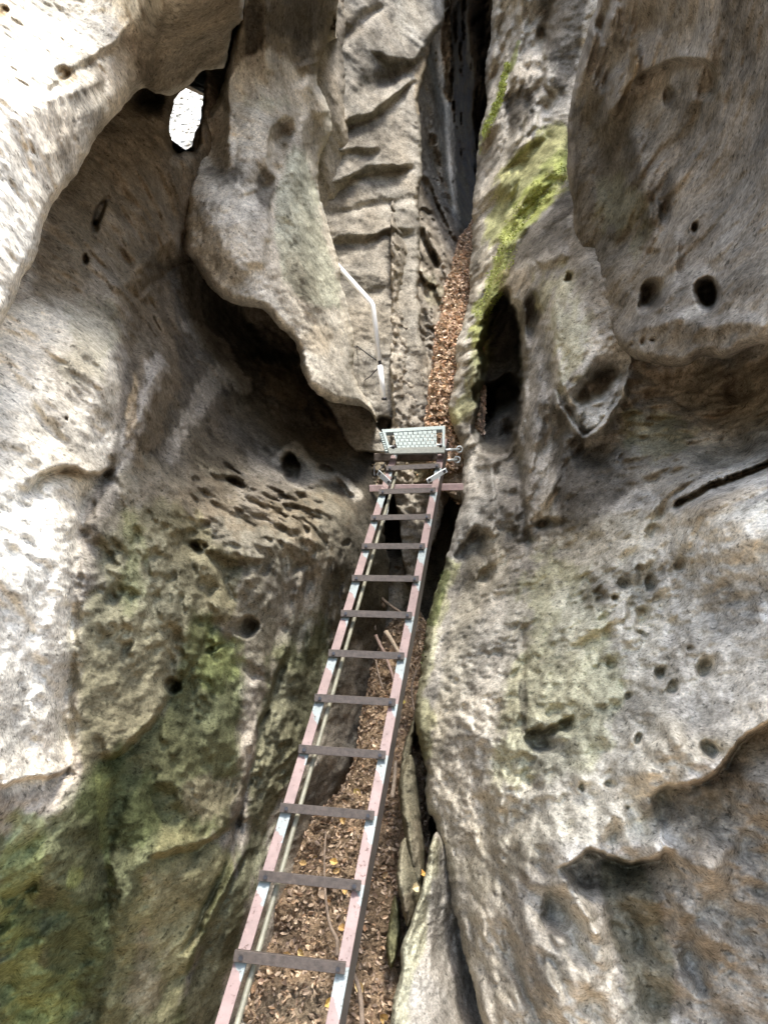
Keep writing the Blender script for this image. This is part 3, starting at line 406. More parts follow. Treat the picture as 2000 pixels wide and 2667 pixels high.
# --- right wall, lower and middle part
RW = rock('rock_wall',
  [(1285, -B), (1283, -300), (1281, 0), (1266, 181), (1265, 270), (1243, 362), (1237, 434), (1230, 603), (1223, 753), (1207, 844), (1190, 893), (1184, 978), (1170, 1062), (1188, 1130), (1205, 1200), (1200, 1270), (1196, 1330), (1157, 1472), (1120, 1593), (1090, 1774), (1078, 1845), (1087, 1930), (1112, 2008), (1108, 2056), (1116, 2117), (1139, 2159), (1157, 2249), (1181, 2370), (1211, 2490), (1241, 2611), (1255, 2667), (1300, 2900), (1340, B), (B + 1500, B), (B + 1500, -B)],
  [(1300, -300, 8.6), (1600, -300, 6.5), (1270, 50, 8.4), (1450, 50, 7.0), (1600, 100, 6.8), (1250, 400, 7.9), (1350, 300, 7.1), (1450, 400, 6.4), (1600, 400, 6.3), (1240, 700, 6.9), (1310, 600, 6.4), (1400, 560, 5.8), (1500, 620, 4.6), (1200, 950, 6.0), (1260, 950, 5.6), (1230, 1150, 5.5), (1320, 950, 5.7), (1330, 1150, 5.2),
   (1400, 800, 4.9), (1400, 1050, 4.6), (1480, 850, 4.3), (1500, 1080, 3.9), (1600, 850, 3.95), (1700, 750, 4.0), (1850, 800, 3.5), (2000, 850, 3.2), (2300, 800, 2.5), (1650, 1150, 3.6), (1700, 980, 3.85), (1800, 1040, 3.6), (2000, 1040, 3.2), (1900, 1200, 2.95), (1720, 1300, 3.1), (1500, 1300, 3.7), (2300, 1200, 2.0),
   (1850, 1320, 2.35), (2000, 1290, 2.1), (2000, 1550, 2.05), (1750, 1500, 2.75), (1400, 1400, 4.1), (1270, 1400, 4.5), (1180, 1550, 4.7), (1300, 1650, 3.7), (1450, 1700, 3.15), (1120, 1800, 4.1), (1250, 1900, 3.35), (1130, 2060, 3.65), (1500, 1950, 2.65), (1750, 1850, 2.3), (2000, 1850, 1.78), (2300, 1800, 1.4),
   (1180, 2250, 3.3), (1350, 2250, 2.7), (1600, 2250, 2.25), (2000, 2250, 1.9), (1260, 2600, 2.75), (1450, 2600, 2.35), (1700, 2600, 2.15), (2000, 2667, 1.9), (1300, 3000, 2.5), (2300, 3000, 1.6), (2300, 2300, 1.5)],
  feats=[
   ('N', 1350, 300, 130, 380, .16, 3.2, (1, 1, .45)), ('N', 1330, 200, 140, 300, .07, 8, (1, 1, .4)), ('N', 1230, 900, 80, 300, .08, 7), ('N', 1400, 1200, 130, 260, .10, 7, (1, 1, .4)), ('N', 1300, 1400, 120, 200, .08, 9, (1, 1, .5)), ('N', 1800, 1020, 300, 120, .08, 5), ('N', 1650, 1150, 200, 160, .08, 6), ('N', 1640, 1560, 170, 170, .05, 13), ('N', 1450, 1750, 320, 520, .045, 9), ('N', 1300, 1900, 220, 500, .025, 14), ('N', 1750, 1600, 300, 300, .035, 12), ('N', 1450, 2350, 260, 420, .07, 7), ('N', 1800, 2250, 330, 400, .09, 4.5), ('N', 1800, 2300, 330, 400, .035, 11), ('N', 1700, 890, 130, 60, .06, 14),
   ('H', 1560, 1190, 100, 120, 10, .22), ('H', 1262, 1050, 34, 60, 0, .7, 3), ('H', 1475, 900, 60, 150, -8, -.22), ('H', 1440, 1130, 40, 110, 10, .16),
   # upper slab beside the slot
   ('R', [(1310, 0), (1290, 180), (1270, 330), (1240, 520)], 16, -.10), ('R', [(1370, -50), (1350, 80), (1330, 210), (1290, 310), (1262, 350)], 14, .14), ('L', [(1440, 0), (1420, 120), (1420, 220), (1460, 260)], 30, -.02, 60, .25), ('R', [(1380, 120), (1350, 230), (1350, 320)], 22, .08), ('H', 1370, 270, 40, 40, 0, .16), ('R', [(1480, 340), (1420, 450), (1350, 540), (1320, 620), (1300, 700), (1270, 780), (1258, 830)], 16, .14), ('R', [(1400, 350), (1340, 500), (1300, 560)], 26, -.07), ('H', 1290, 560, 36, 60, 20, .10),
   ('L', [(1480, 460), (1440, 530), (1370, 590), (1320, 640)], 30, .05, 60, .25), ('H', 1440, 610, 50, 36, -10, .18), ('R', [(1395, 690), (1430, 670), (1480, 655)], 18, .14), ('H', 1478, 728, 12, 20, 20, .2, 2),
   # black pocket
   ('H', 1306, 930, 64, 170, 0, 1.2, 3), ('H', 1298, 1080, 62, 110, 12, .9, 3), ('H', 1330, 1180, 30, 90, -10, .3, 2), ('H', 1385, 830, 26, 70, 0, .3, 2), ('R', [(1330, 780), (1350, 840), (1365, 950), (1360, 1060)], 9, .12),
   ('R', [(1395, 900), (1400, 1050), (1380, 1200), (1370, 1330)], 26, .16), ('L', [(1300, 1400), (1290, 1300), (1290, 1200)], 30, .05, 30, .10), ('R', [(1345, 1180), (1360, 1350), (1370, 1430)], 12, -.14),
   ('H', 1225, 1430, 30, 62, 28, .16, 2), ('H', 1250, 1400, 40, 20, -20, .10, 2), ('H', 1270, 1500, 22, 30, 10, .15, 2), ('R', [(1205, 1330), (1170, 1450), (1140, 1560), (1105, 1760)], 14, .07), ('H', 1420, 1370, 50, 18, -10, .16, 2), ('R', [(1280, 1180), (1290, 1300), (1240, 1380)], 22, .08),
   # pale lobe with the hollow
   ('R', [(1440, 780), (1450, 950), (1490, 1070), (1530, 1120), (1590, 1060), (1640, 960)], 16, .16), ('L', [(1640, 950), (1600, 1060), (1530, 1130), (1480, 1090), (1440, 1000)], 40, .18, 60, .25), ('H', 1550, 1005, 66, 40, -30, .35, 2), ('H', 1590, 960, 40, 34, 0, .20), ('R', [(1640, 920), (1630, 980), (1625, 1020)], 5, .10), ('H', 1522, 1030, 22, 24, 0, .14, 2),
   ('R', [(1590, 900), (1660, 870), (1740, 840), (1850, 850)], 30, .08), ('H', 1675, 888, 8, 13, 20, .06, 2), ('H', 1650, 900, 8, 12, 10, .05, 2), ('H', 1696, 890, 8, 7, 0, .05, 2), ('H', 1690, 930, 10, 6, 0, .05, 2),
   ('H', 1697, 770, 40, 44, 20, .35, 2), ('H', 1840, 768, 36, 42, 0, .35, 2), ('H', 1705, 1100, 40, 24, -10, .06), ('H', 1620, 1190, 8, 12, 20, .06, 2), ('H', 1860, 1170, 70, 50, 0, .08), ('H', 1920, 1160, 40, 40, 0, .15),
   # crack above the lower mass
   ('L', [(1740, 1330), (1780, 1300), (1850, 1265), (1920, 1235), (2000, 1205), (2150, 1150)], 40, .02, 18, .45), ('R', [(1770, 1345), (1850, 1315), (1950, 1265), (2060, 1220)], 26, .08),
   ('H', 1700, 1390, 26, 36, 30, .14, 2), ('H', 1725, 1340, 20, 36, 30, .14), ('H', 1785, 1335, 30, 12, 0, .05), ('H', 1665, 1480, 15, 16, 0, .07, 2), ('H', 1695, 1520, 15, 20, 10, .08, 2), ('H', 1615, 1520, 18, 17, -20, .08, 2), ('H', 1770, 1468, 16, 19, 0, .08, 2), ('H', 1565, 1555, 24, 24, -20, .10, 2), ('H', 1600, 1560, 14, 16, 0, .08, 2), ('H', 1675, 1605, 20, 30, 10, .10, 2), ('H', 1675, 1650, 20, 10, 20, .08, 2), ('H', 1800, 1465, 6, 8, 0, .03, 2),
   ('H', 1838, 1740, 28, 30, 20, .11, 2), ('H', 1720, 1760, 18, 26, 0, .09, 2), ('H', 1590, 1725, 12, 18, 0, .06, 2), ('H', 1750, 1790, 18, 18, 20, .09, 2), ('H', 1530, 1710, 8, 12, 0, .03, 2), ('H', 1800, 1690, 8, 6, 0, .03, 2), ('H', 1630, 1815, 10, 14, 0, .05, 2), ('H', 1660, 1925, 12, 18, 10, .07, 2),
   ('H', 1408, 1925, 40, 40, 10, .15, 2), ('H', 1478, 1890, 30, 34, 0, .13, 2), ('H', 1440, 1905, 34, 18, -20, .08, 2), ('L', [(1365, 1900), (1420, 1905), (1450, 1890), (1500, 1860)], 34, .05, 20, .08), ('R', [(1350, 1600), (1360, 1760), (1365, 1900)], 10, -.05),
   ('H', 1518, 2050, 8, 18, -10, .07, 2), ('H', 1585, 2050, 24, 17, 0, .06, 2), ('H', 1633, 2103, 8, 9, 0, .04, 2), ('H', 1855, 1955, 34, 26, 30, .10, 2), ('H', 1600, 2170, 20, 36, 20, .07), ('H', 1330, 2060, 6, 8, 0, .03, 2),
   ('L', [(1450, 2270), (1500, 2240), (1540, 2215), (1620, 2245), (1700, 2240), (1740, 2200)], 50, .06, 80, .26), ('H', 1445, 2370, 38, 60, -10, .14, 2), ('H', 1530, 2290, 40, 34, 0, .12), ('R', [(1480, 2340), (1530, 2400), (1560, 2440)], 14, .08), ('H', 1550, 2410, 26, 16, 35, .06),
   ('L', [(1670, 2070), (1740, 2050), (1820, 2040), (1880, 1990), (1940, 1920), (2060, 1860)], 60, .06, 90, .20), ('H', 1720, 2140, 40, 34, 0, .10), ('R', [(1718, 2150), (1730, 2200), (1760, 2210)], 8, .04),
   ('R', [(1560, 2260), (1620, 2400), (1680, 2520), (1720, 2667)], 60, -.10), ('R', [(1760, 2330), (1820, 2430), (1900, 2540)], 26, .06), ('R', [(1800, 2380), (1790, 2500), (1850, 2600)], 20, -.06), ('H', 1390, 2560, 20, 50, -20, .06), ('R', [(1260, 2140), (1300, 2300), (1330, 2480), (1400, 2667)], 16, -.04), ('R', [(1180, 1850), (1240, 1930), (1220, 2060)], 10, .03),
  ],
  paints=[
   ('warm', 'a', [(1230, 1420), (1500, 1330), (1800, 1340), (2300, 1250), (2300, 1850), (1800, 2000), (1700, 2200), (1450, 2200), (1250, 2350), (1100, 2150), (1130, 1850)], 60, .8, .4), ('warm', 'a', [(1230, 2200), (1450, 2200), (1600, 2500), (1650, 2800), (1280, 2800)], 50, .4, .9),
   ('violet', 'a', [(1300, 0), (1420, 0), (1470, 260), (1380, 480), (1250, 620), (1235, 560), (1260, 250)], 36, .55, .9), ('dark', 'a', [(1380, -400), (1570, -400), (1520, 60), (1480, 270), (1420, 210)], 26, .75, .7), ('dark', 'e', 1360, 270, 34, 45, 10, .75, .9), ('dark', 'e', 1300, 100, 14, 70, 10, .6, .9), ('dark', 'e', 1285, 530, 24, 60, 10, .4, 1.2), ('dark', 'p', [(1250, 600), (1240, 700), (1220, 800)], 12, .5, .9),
   ('mid', 'a', [(1480, 540), (1700, 560), (2100, 560), (2300, 700), (2100, 860), (1700, 860), (1520, 880), (1490, 700)], 50, .75, .5), ('dark', 'p', [(1330, 380), (1300, 500), (1270, 600)], 18, .5, 1.1), ('dark', 'e', 1420, 470, 24, 30, -30, .5, 1.2), ('cream', 'p', [(1380, 280), (1430, 240), (1470, 290)], 26, .5, 1.1), ('cream', 'p', [(1290, 560), (1270, 700), (1240, 760)], 14, .4, 1.2), ('pale', 'a', [(1290, 0), (1380, 0), (1470, 300), (1420, 420), (1260, 700), (1240, 560), (1270, 250)], 30, .55, 1), ('dark', 'e', 1355, 275, 36, 50, 10, .8, .9), ('ygrn', 'a', [(1400, 340), (1480, 330), (1490, 490), (1350, 590), (1270, 640), (1300, 450)], 36, .85, .7), ('lime', 'p', [(1320, 170), (1300, 260), (1262, 350), (1250, 400)], 10, .85, 1.2), ('lime', 'p', [(1350, 110), (1330, 180)], 7, .7, .8),  # pale area puts the slab's lit brightness into its colour
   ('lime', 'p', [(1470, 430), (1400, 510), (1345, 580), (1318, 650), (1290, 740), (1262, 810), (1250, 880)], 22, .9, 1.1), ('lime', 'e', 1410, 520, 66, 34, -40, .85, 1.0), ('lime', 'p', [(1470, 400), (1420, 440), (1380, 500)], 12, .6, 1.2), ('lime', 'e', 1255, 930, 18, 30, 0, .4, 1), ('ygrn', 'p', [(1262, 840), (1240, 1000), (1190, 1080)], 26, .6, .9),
   ('dark', 'a', [(1490, 460), (1480, 640), (1400, 670), (1330, 700), (1300, 760), (1330, 640), (1400, 580)], 24, .65, .8), ('black', 'a', [(1283, 765), (1340, 800), (1365, 950), (1362, 1090), (1320, 1180), (1255, 1170), (1245, 1050), (1270, 950)], 18, .8, .4), ('dark', 'e', 1385, 830, 28, 70, 0, .7, .6), ('ochre', 'e', 1330, 730, 40, 40, 0, .4, .9),  # black area paints the shade inside the open pocket
   ('violet', 'p', [(1395, 900), (1395, 1100), (1370, 1300), (1360, 1480)], 36, .6, .9), ('dark', 'a', [(1260, 1180), (1350, 1170), (1370, 1300), (1350, 1450), (1300, 1400), (1290, 1250)], 24, .45, .9), ('black', 'e', 1225, 1450, 36, 70, 15, .6, .7), ('dark', 'e', 1420, 1380, 60, 24, 0, .55, 1), ('dark', 'a', [(1440, 1050), (1530, 1150), (1640, 1050), (1640, 1250), (1560, 1360), (1450, 1370)], 40, .8, .6),  # dark areas paint shade under the lobe and beside the pillar
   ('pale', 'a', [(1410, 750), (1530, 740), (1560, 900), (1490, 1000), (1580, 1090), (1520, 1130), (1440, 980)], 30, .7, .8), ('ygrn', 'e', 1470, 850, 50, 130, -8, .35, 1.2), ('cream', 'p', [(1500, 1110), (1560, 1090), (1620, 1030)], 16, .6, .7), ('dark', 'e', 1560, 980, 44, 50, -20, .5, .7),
   ('ochre', 'a', [(1650, 940), (1880, 930), (2300, 900), (2300, 1100), (1950, 1150), (1800, 1080), (1640, 1050)], 40, .45, 1.1), ('brown', 'a', [(1620, 1050), (2000, 980), (2300, 980), (2300, 1180), (1900, 1220), (1700, 1280), (1620, 1200)], 50, .6, 1), ('umber', 'a', [(1640, 930), (1800, 950), (2300, 900), (2300, 1080), (1850, 1130), (1640, 1100)], 40, .6, .9), ('dark', 'e', 1740, 960, 50, 26, 0, .6, 1), ('dark', 'e', 1960, 1150, 80, 50, -10, .7, .8), ('olive', 'e', 1700, 1130, 80, 60, 0, .5, 1), ('dark', 'e', 1530, 1240, 90, 110, 10, .65, .8),  # umber and dark paint the recess's shade below the overhang lip
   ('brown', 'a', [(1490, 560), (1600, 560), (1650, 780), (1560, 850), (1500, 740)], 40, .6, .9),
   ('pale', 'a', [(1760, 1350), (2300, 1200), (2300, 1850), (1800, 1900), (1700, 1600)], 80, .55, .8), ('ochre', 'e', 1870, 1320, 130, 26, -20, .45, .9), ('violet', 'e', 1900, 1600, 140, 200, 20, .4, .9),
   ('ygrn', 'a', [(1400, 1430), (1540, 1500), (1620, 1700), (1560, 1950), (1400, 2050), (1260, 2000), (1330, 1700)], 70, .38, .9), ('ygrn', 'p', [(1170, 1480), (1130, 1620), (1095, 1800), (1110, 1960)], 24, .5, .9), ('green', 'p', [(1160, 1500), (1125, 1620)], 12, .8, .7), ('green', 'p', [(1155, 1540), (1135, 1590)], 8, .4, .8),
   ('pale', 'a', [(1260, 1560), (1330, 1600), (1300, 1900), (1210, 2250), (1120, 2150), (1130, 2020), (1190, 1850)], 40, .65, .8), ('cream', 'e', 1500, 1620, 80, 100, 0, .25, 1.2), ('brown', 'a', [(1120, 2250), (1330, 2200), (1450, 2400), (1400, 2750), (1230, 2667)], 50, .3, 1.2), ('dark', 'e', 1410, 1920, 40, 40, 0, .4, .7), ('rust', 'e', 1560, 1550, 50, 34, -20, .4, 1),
   ('brown', 'a', [(1500, 2240), (1740, 2230), (1760, 2060), (2000, 1900), (2300, 1900), (2300, 2600), (1950, 2667), (1680, 2667), (1600, 2500)], 60, .55, .9), ('dark', 'p', [(1480, 2290), (1560, 2270), (1680, 2290)], 36, .5, .9), ('dark', 'p', [(1700, 2110), (1800, 2090), (1900, 2020)], 34, .45, .9), ('umber', 'a', [(1560, 2280), (1720, 2300), (1780, 2600), (1700, 2667), (1620, 2500)], 40, .5, 1), ('moss', 'a', [(1560, 2240), (1680, 2260), (1750, 2500), (1760, 2800), (1650, 2800), (1600, 2450)], 40, .4, 1), ('dark', 'e', 1530, 2290, 40, 30, 20, .5, 1), ('dark', 'e', 1700, 2110, 60, 40, 20, .5, 1), ('ochre', 'e', 1840, 2120, 40, 70, 10, .2, 1), ('cream', 'p', [(1790, 2020), (1870, 1990), (1850, 1950)], 10, .6, .9), ('cream', 'e', 1725, 2190, 10, 20, -20, .8, .6),  # dark strokes and ellipses paint shade under the ledges
   ('dark', 'p', [(1360, 1780), (1365, 1900)], 10, .7, .9), ('violet', 'e', 1400, 2420, 80, 160, -10, .4, 1), ('violet', 'e', 1430, 1990, 60, 60, 0, .4, 1), ('white', 'e', 1988, 1590, 14, 30, -15, .95, .3),  # white ellipse is a painted bright spot of light
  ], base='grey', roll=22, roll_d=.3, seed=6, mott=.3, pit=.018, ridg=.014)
tag(RW, 'big right hand rock wall full of small round pits, beside the lower ladder', 'rock wall')

# --- upper right bulge in front
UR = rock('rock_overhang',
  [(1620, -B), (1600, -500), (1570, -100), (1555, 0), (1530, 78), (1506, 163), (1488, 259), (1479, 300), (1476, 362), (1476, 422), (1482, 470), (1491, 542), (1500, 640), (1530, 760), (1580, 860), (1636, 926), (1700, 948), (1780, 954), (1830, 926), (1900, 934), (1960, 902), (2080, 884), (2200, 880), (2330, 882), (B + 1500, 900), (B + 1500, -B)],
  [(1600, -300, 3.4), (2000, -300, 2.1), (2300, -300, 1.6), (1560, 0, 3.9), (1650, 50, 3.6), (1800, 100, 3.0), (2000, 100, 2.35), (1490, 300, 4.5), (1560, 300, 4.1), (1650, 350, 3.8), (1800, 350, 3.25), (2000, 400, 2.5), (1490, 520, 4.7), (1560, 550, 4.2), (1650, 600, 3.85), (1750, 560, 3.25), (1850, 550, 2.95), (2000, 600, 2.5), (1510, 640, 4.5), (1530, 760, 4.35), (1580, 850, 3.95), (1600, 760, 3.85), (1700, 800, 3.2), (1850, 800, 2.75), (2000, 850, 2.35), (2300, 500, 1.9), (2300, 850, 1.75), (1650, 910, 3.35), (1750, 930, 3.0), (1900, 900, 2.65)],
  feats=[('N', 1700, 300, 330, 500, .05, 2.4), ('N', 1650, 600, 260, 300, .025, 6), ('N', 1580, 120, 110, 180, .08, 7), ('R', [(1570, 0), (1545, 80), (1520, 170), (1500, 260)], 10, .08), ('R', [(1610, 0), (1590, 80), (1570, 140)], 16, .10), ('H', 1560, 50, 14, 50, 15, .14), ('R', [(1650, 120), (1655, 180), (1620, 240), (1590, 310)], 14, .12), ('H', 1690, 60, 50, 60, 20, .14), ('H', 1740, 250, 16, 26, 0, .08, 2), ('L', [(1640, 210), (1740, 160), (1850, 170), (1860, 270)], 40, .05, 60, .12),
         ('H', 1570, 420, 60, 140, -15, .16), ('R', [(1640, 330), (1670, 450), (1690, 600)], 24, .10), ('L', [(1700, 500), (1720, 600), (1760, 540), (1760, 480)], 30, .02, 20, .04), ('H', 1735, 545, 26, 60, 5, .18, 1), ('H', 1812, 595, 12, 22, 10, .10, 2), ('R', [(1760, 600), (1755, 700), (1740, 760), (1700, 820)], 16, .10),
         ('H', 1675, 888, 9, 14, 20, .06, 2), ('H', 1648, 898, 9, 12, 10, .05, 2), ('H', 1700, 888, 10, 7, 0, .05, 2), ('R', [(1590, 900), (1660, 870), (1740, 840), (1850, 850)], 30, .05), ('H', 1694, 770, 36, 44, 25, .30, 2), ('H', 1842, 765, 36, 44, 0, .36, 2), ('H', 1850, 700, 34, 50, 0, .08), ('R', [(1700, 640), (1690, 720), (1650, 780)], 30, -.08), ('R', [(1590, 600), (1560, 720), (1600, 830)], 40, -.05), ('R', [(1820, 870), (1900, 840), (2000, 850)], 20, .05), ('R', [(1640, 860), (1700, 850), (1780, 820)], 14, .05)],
  paints=[('dark', 'a', [(1482, 280), (1560, 280), (1620, 450), (1640, 620), (1580, 760), (1510, 680), (1490, 520)], 40, .85, .6), ('violet', 'a', [(1560, 0), (1620, 0), (1640, 150), (1560, 260), (1500, 280), (1530, 100)], 30, .5, .9), ('ochre', 'p', [(1650, 110), (1650, 180), (1620, 240)], 12, .65, .7), ('brown', 'a', [(1490, 300), (1620, 250), (1860, 180), (1840, 330), (1700, 380), (1720, 640), (1650, 820), (1520, 760)], 50, .6, .9), ('dark', 'e', 1745, 250, 20, 30, 0, .6, .8), ('dark', 'e', 1735, 545, 22, 60, 5, .5, .8), ('dark', 'p', [(1620, 330), (1650, 450), (1670, 560)], 20, .4, 1), ('dark', 'e', 1700, 785, 30, 24, 0, .6, .5), ('black', 'e', 1845, 785, 20, 26, 0, .6, .5), ('dark', 'e', 1795, 340, 20, 60, 0, .3, 1.2), ('cream', 'e', 1800, 815, 40, 18, -20, .6, .8), ('violet', 'e', 1750, 850, 90, 30, -20, .4, .9), ('rust', 'e', 1810, 620, 60, 60, 20, .25, 1), ('olive', 'e', 1620, 560, 60, 90, 0, .4, 1)],  # dark and black paint the overhang's shaded edge and holes
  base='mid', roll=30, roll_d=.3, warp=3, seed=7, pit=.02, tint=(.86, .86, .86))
tag(UR, 'brown grey rock overhang filling the upper right corner, with two deep dark holes', 'rock overhang')

# --- fins of rock standing right of the lower ladder
def fin(outline, ctrl, label, feats=(), paints=(), base='olive', **k):
    o = rock('rock_fin', outline, ctrl, feats, paints, base=base, amp=(.03, .035, .014, .005), step=2.6, warp=2.5, back=.7, skirt=16, pit=.004, tone=.25, **k)
    return tag(o, label, 'rock', 'rock fins right of the lower ladder')
fin([(1134, 2168), (1118, 2211), (1107, 2270), (1095, 2329), (1067, 2407), (1044, 2466), (1040, 2544), (1028, 2603), (1015, 2667), (990, 2850), (1000, 3200), (1340, 3200), (1310, 2900), (1270, 2667), (1225, 2450), (1180, 2270), (1155, 2195)],
    [(1130, 2200, 3.35), (1160, 2250, 3.55), (1100, 2350, 3.15), (1135, 2350, 3.2), (1190, 2400, 3.6), (1050, 2550, 2.95), (1120, 2550, 2.95), (1170, 2560, 3.1), (1240, 2600, 3.4), (1020, 2700, 2.75), (1140, 2700, 2.7), (1210, 2700, 2.85), (1020, 3100, 2.4), (1290, 3100, 2.6)],
    'tall smooth rock fin with a narrow tip in the lower right centre', feats=[('R', [(1134, 2190), (1128, 2350), (1120, 2500)], 12, .05)],
    paints=[('violet', 'a', [(1100, 2450), (1170, 2400), (1240, 2750), (1080, 2900)], 40, .6, .6), ('ygrn', 'p', [(1130, 2200), (1090, 2380), (1050, 2530), (1030, 2700)], 26, .35, .8)], base='grey', roll=14, roll_d=.15, seed=21)
fin([(1071, 1965), (1090, 2030), (1098, 2130), (1110, 2290), (1102, 2330), (1072, 2300), (1056, 2190), (1044, 2100), (1040, 2040), (1052, 1990)],
    [(1070, 1980, 3.95), (1050, 2050, 3.85), (1085, 2050, 3.9), (1070, 2150, 3.6), (1095, 2150, 3.7), (1085, 2290, 3.45), (1100, 2300, 3.5)], 'rounded upright rock column behind the tip of the tall fin', base='tan', roll=18, roll_d=.25, seed=22,
    paints=[('brown', 'e', 1085, 2200, 14, 110, 0, .5, .8)])
fin([(1045, 2195), (1062, 2180), (1085, 2260), (1104, 2280), (1096, 2340), (1075, 2400), (1060, 2412), (1040, 2340), (1034, 2260)],
    [(1050, 2200, 3.5), (1042, 2300, 3.3), (1090, 2300, 3.45), (1060, 2300, 3.3), (1062, 2400, 3.25)], 'leaf dotted rock lump below the rounded column', base='tan', roll=14, roll_d=.15, seed=23, paints=[('rust', 'e', 1065, 2370, 24, 50, 0, .6, .8)])
fin([(1078, 1860), (1066, 1900), (1048, 1960), (1042, 2010), (1038, 2070), (1050, 2060), (1066, 1985), (1078, 1920)],
    [(1075, 1870, 4.3), (1050, 1960, 4.1), (1070, 1930, 4.2), (1042, 2060, 3.95)], 'thin curved rock blade close to the right ladder rail', base='tan', roll=8, roll_d=.1, seed=24)
fin([(1030, 2330), (1040, 2360), (1040, 2440), (1030, 2500), (1012, 2520), (1005, 2460), (1015, 2380)],
    [(1025, 2340, 3.4), (1035, 2420, 3.3), (1015, 2450, 3.3), (1020, 2510, 3.2)], 'small green rock lump low beside the litter', base='olive', roll=10, roll_d=.12, seed=25)

# --- rubble step under the platform
UP_ = rock('boulder',
  [(985, 1195), (1040, 1185), (1150, 1185), (1215, 1180), (1240, 1260), (1230, 1300), (1200, 1310), (1120, 1262), (1000, 1266), (965, 1275), (965, 1230)],
  [(980, 1200, 6.1), (1200, 1200, 5.9), (980, 1260, 6.0), (1100, 1230, 6.0), (1200, 1290, 5.8)], feats=(), paints=[('leafy', 'e', 1180, 1230, 50, 60, 0, .5, 1.2), ('green', 'e', 1100, 1235, 60, 20, 0, .3, 1.2)], base='brown', roll=10, roll_d=.12, back=1.2, seed=31, amp=(.03, .05, .03, .01), step=2.4, warp=5, skirt=16)
tag(UP_, 'earthy stone wedged under the grating at the top of the ladder', 'stone')
JB = rock('boulder',
  [(935, 1440), (1000, 1432), (1065, 1440), (1085, 1480), (1085, 1560), (1060, 1640), (1010, 1660), (940, 1640), (900, 1560), (905, 1420)],
  [(940, 1360, 6.6), (1060, 1440, 6.5), (930, 1600, 6.0), (1070, 1600, 6.1), (1000, 1500, 6.1)], feats=[('H', 1030, 1482, 10, 8, 0, .1, 2), ('R', [(1000, 1420), (1010, 1520), (990, 1620)], 12, -.08)], paints=[('brown', 'e', 990, 1480, 80, 30, 0, .4, 1)], base='mid', roll=30, roll_d=.4, back=1.2, seed=32, amp=(.04, .05, .02, .006), step=3, skirt=16)
tag(JB, 'grey stone in the dark gap seen between the middle rungs', 'stone')

# back of the cavity below the chute, closing the gully behind the ladder
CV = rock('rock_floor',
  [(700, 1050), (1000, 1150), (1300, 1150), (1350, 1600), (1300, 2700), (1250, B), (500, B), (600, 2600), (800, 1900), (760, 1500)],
  [(800, 1150, 7.6), (1250, 1150, 7.4), (900, 1400, 7.4), (1200, 1400, 7.0), (900, 1700, 6.4), (1200, 1700, 6.3), (900, 2200, 5.2), (1200, 2200, 4.9), (700, 2700, 4.4), (1200, 2700, 4.0)], base='brown', paints=[('dark', 'a', [(700, 1050), (1350, 1050), (1350, 1500), (700, 1500)], 80, .6, .6)], roll=10, roll_d=.1, back=.5, seed=33, step=7)  # dark area paints the cavity's shade onto its back
tag(CV, kind='structure')

# ================================================================== SOIL, LEAVES
def soil_material():
    m, nt, b = new_mat('leaf_soil')
    g = N(nt, 'ShaderNodeNewGeometry').outputs['Position']
    at_ = N(nt, 'ShaderNodeAttribute', attribute_name='Col')
    f1, r1 = noise_fac(nt, g, 22, 5, 0.7, 0.45, 1.7); f2, r2 = noise_fac(nt, g, 90, 4, 0.7, 0.4, 1.6)
    nt.links.new(vmul(nt, at_.outputs['Color'], mul(nt, f1, f2)), b.inputs['Base Color'])
    b.inputs['Roughness'].default_value = 0.95; b.inputs['Specular IOR Level'].default_value = 0.1
    bb = N(nt, 'ShaderNodeBump', Strength=1.0, Distance=0.02); nt.links.new(r2, bb.inputs['Height']); nt.links.new(bb.outputs[0], b.inputs['Normal'])
    return m
SOIL = soil_material()
def leaf_material():
    m, nt, b = new_mat('dry_leaf')
    g = N(nt, 'ShaderNodeNewGeometry').outputs['Position']
    at_ = N(nt, 'ShaderNodeAttribute', attribute_name='Col')
    f1, r1 = noise_fac(nt, g, 120, 3, 0.7, 0.75, 1.25)
    nt.links.new(vmul(nt, at_.outputs['Color'], f1), b.inputs['Base Color'])
    b.inputs['Roughness'].default_value = 0.55; b.inputs['Specular IOR Level'].default_value = 0.4
    return m
LEAF = leaf_material()
soil = rock('soil_slope',
  [(560, 2800), (610, 2680), (640, 2600), (690, 2450), (725, 2330), (775, 2210), (830, 2120), (900, 2050), (930, 1960), (950, 1850), (965, 1780), (975, 1700), (1010, 1640), (1075, 1580), (1110, 1650), (1110, 1800), (1110, 1950), (1110, 2300), (1110, 2600), (1120, 3100), (500, 3200)],
  [(560, 2750, 3.2), (900, 2700, 3.15), (1080, 2700, 3.25), (1020, 2500, 3.45), (660, 2560, 3.35), (800, 2400, 3.6), (740, 2330, 3.8), (900, 2200, 4.05), (1050, 2100, 4.3), (1000, 1900, 4.8), (960, 1850, 5.0), (1070, 1750, 5.2), (1060, 1600, 5.8), (1000, 1680, 5.6)],
  base='leafy', roll=14, roll_d=.15, back=1.0, seed=41, step=3.2, warp=6, amp=(.05, .06, .03, .012), mat=SOIL, paints=[('dark', 'e', 800, 2380, 60, 120, 30, .4, 1.3), ('brown', 'e', 760, 2620, 120, 60, 0, .6, 1), ('black', 'p', [(1000, 2200), (1010, 2350), (1000, 2500)], 14, .3, 1)])
tag(soil, kind='structure')
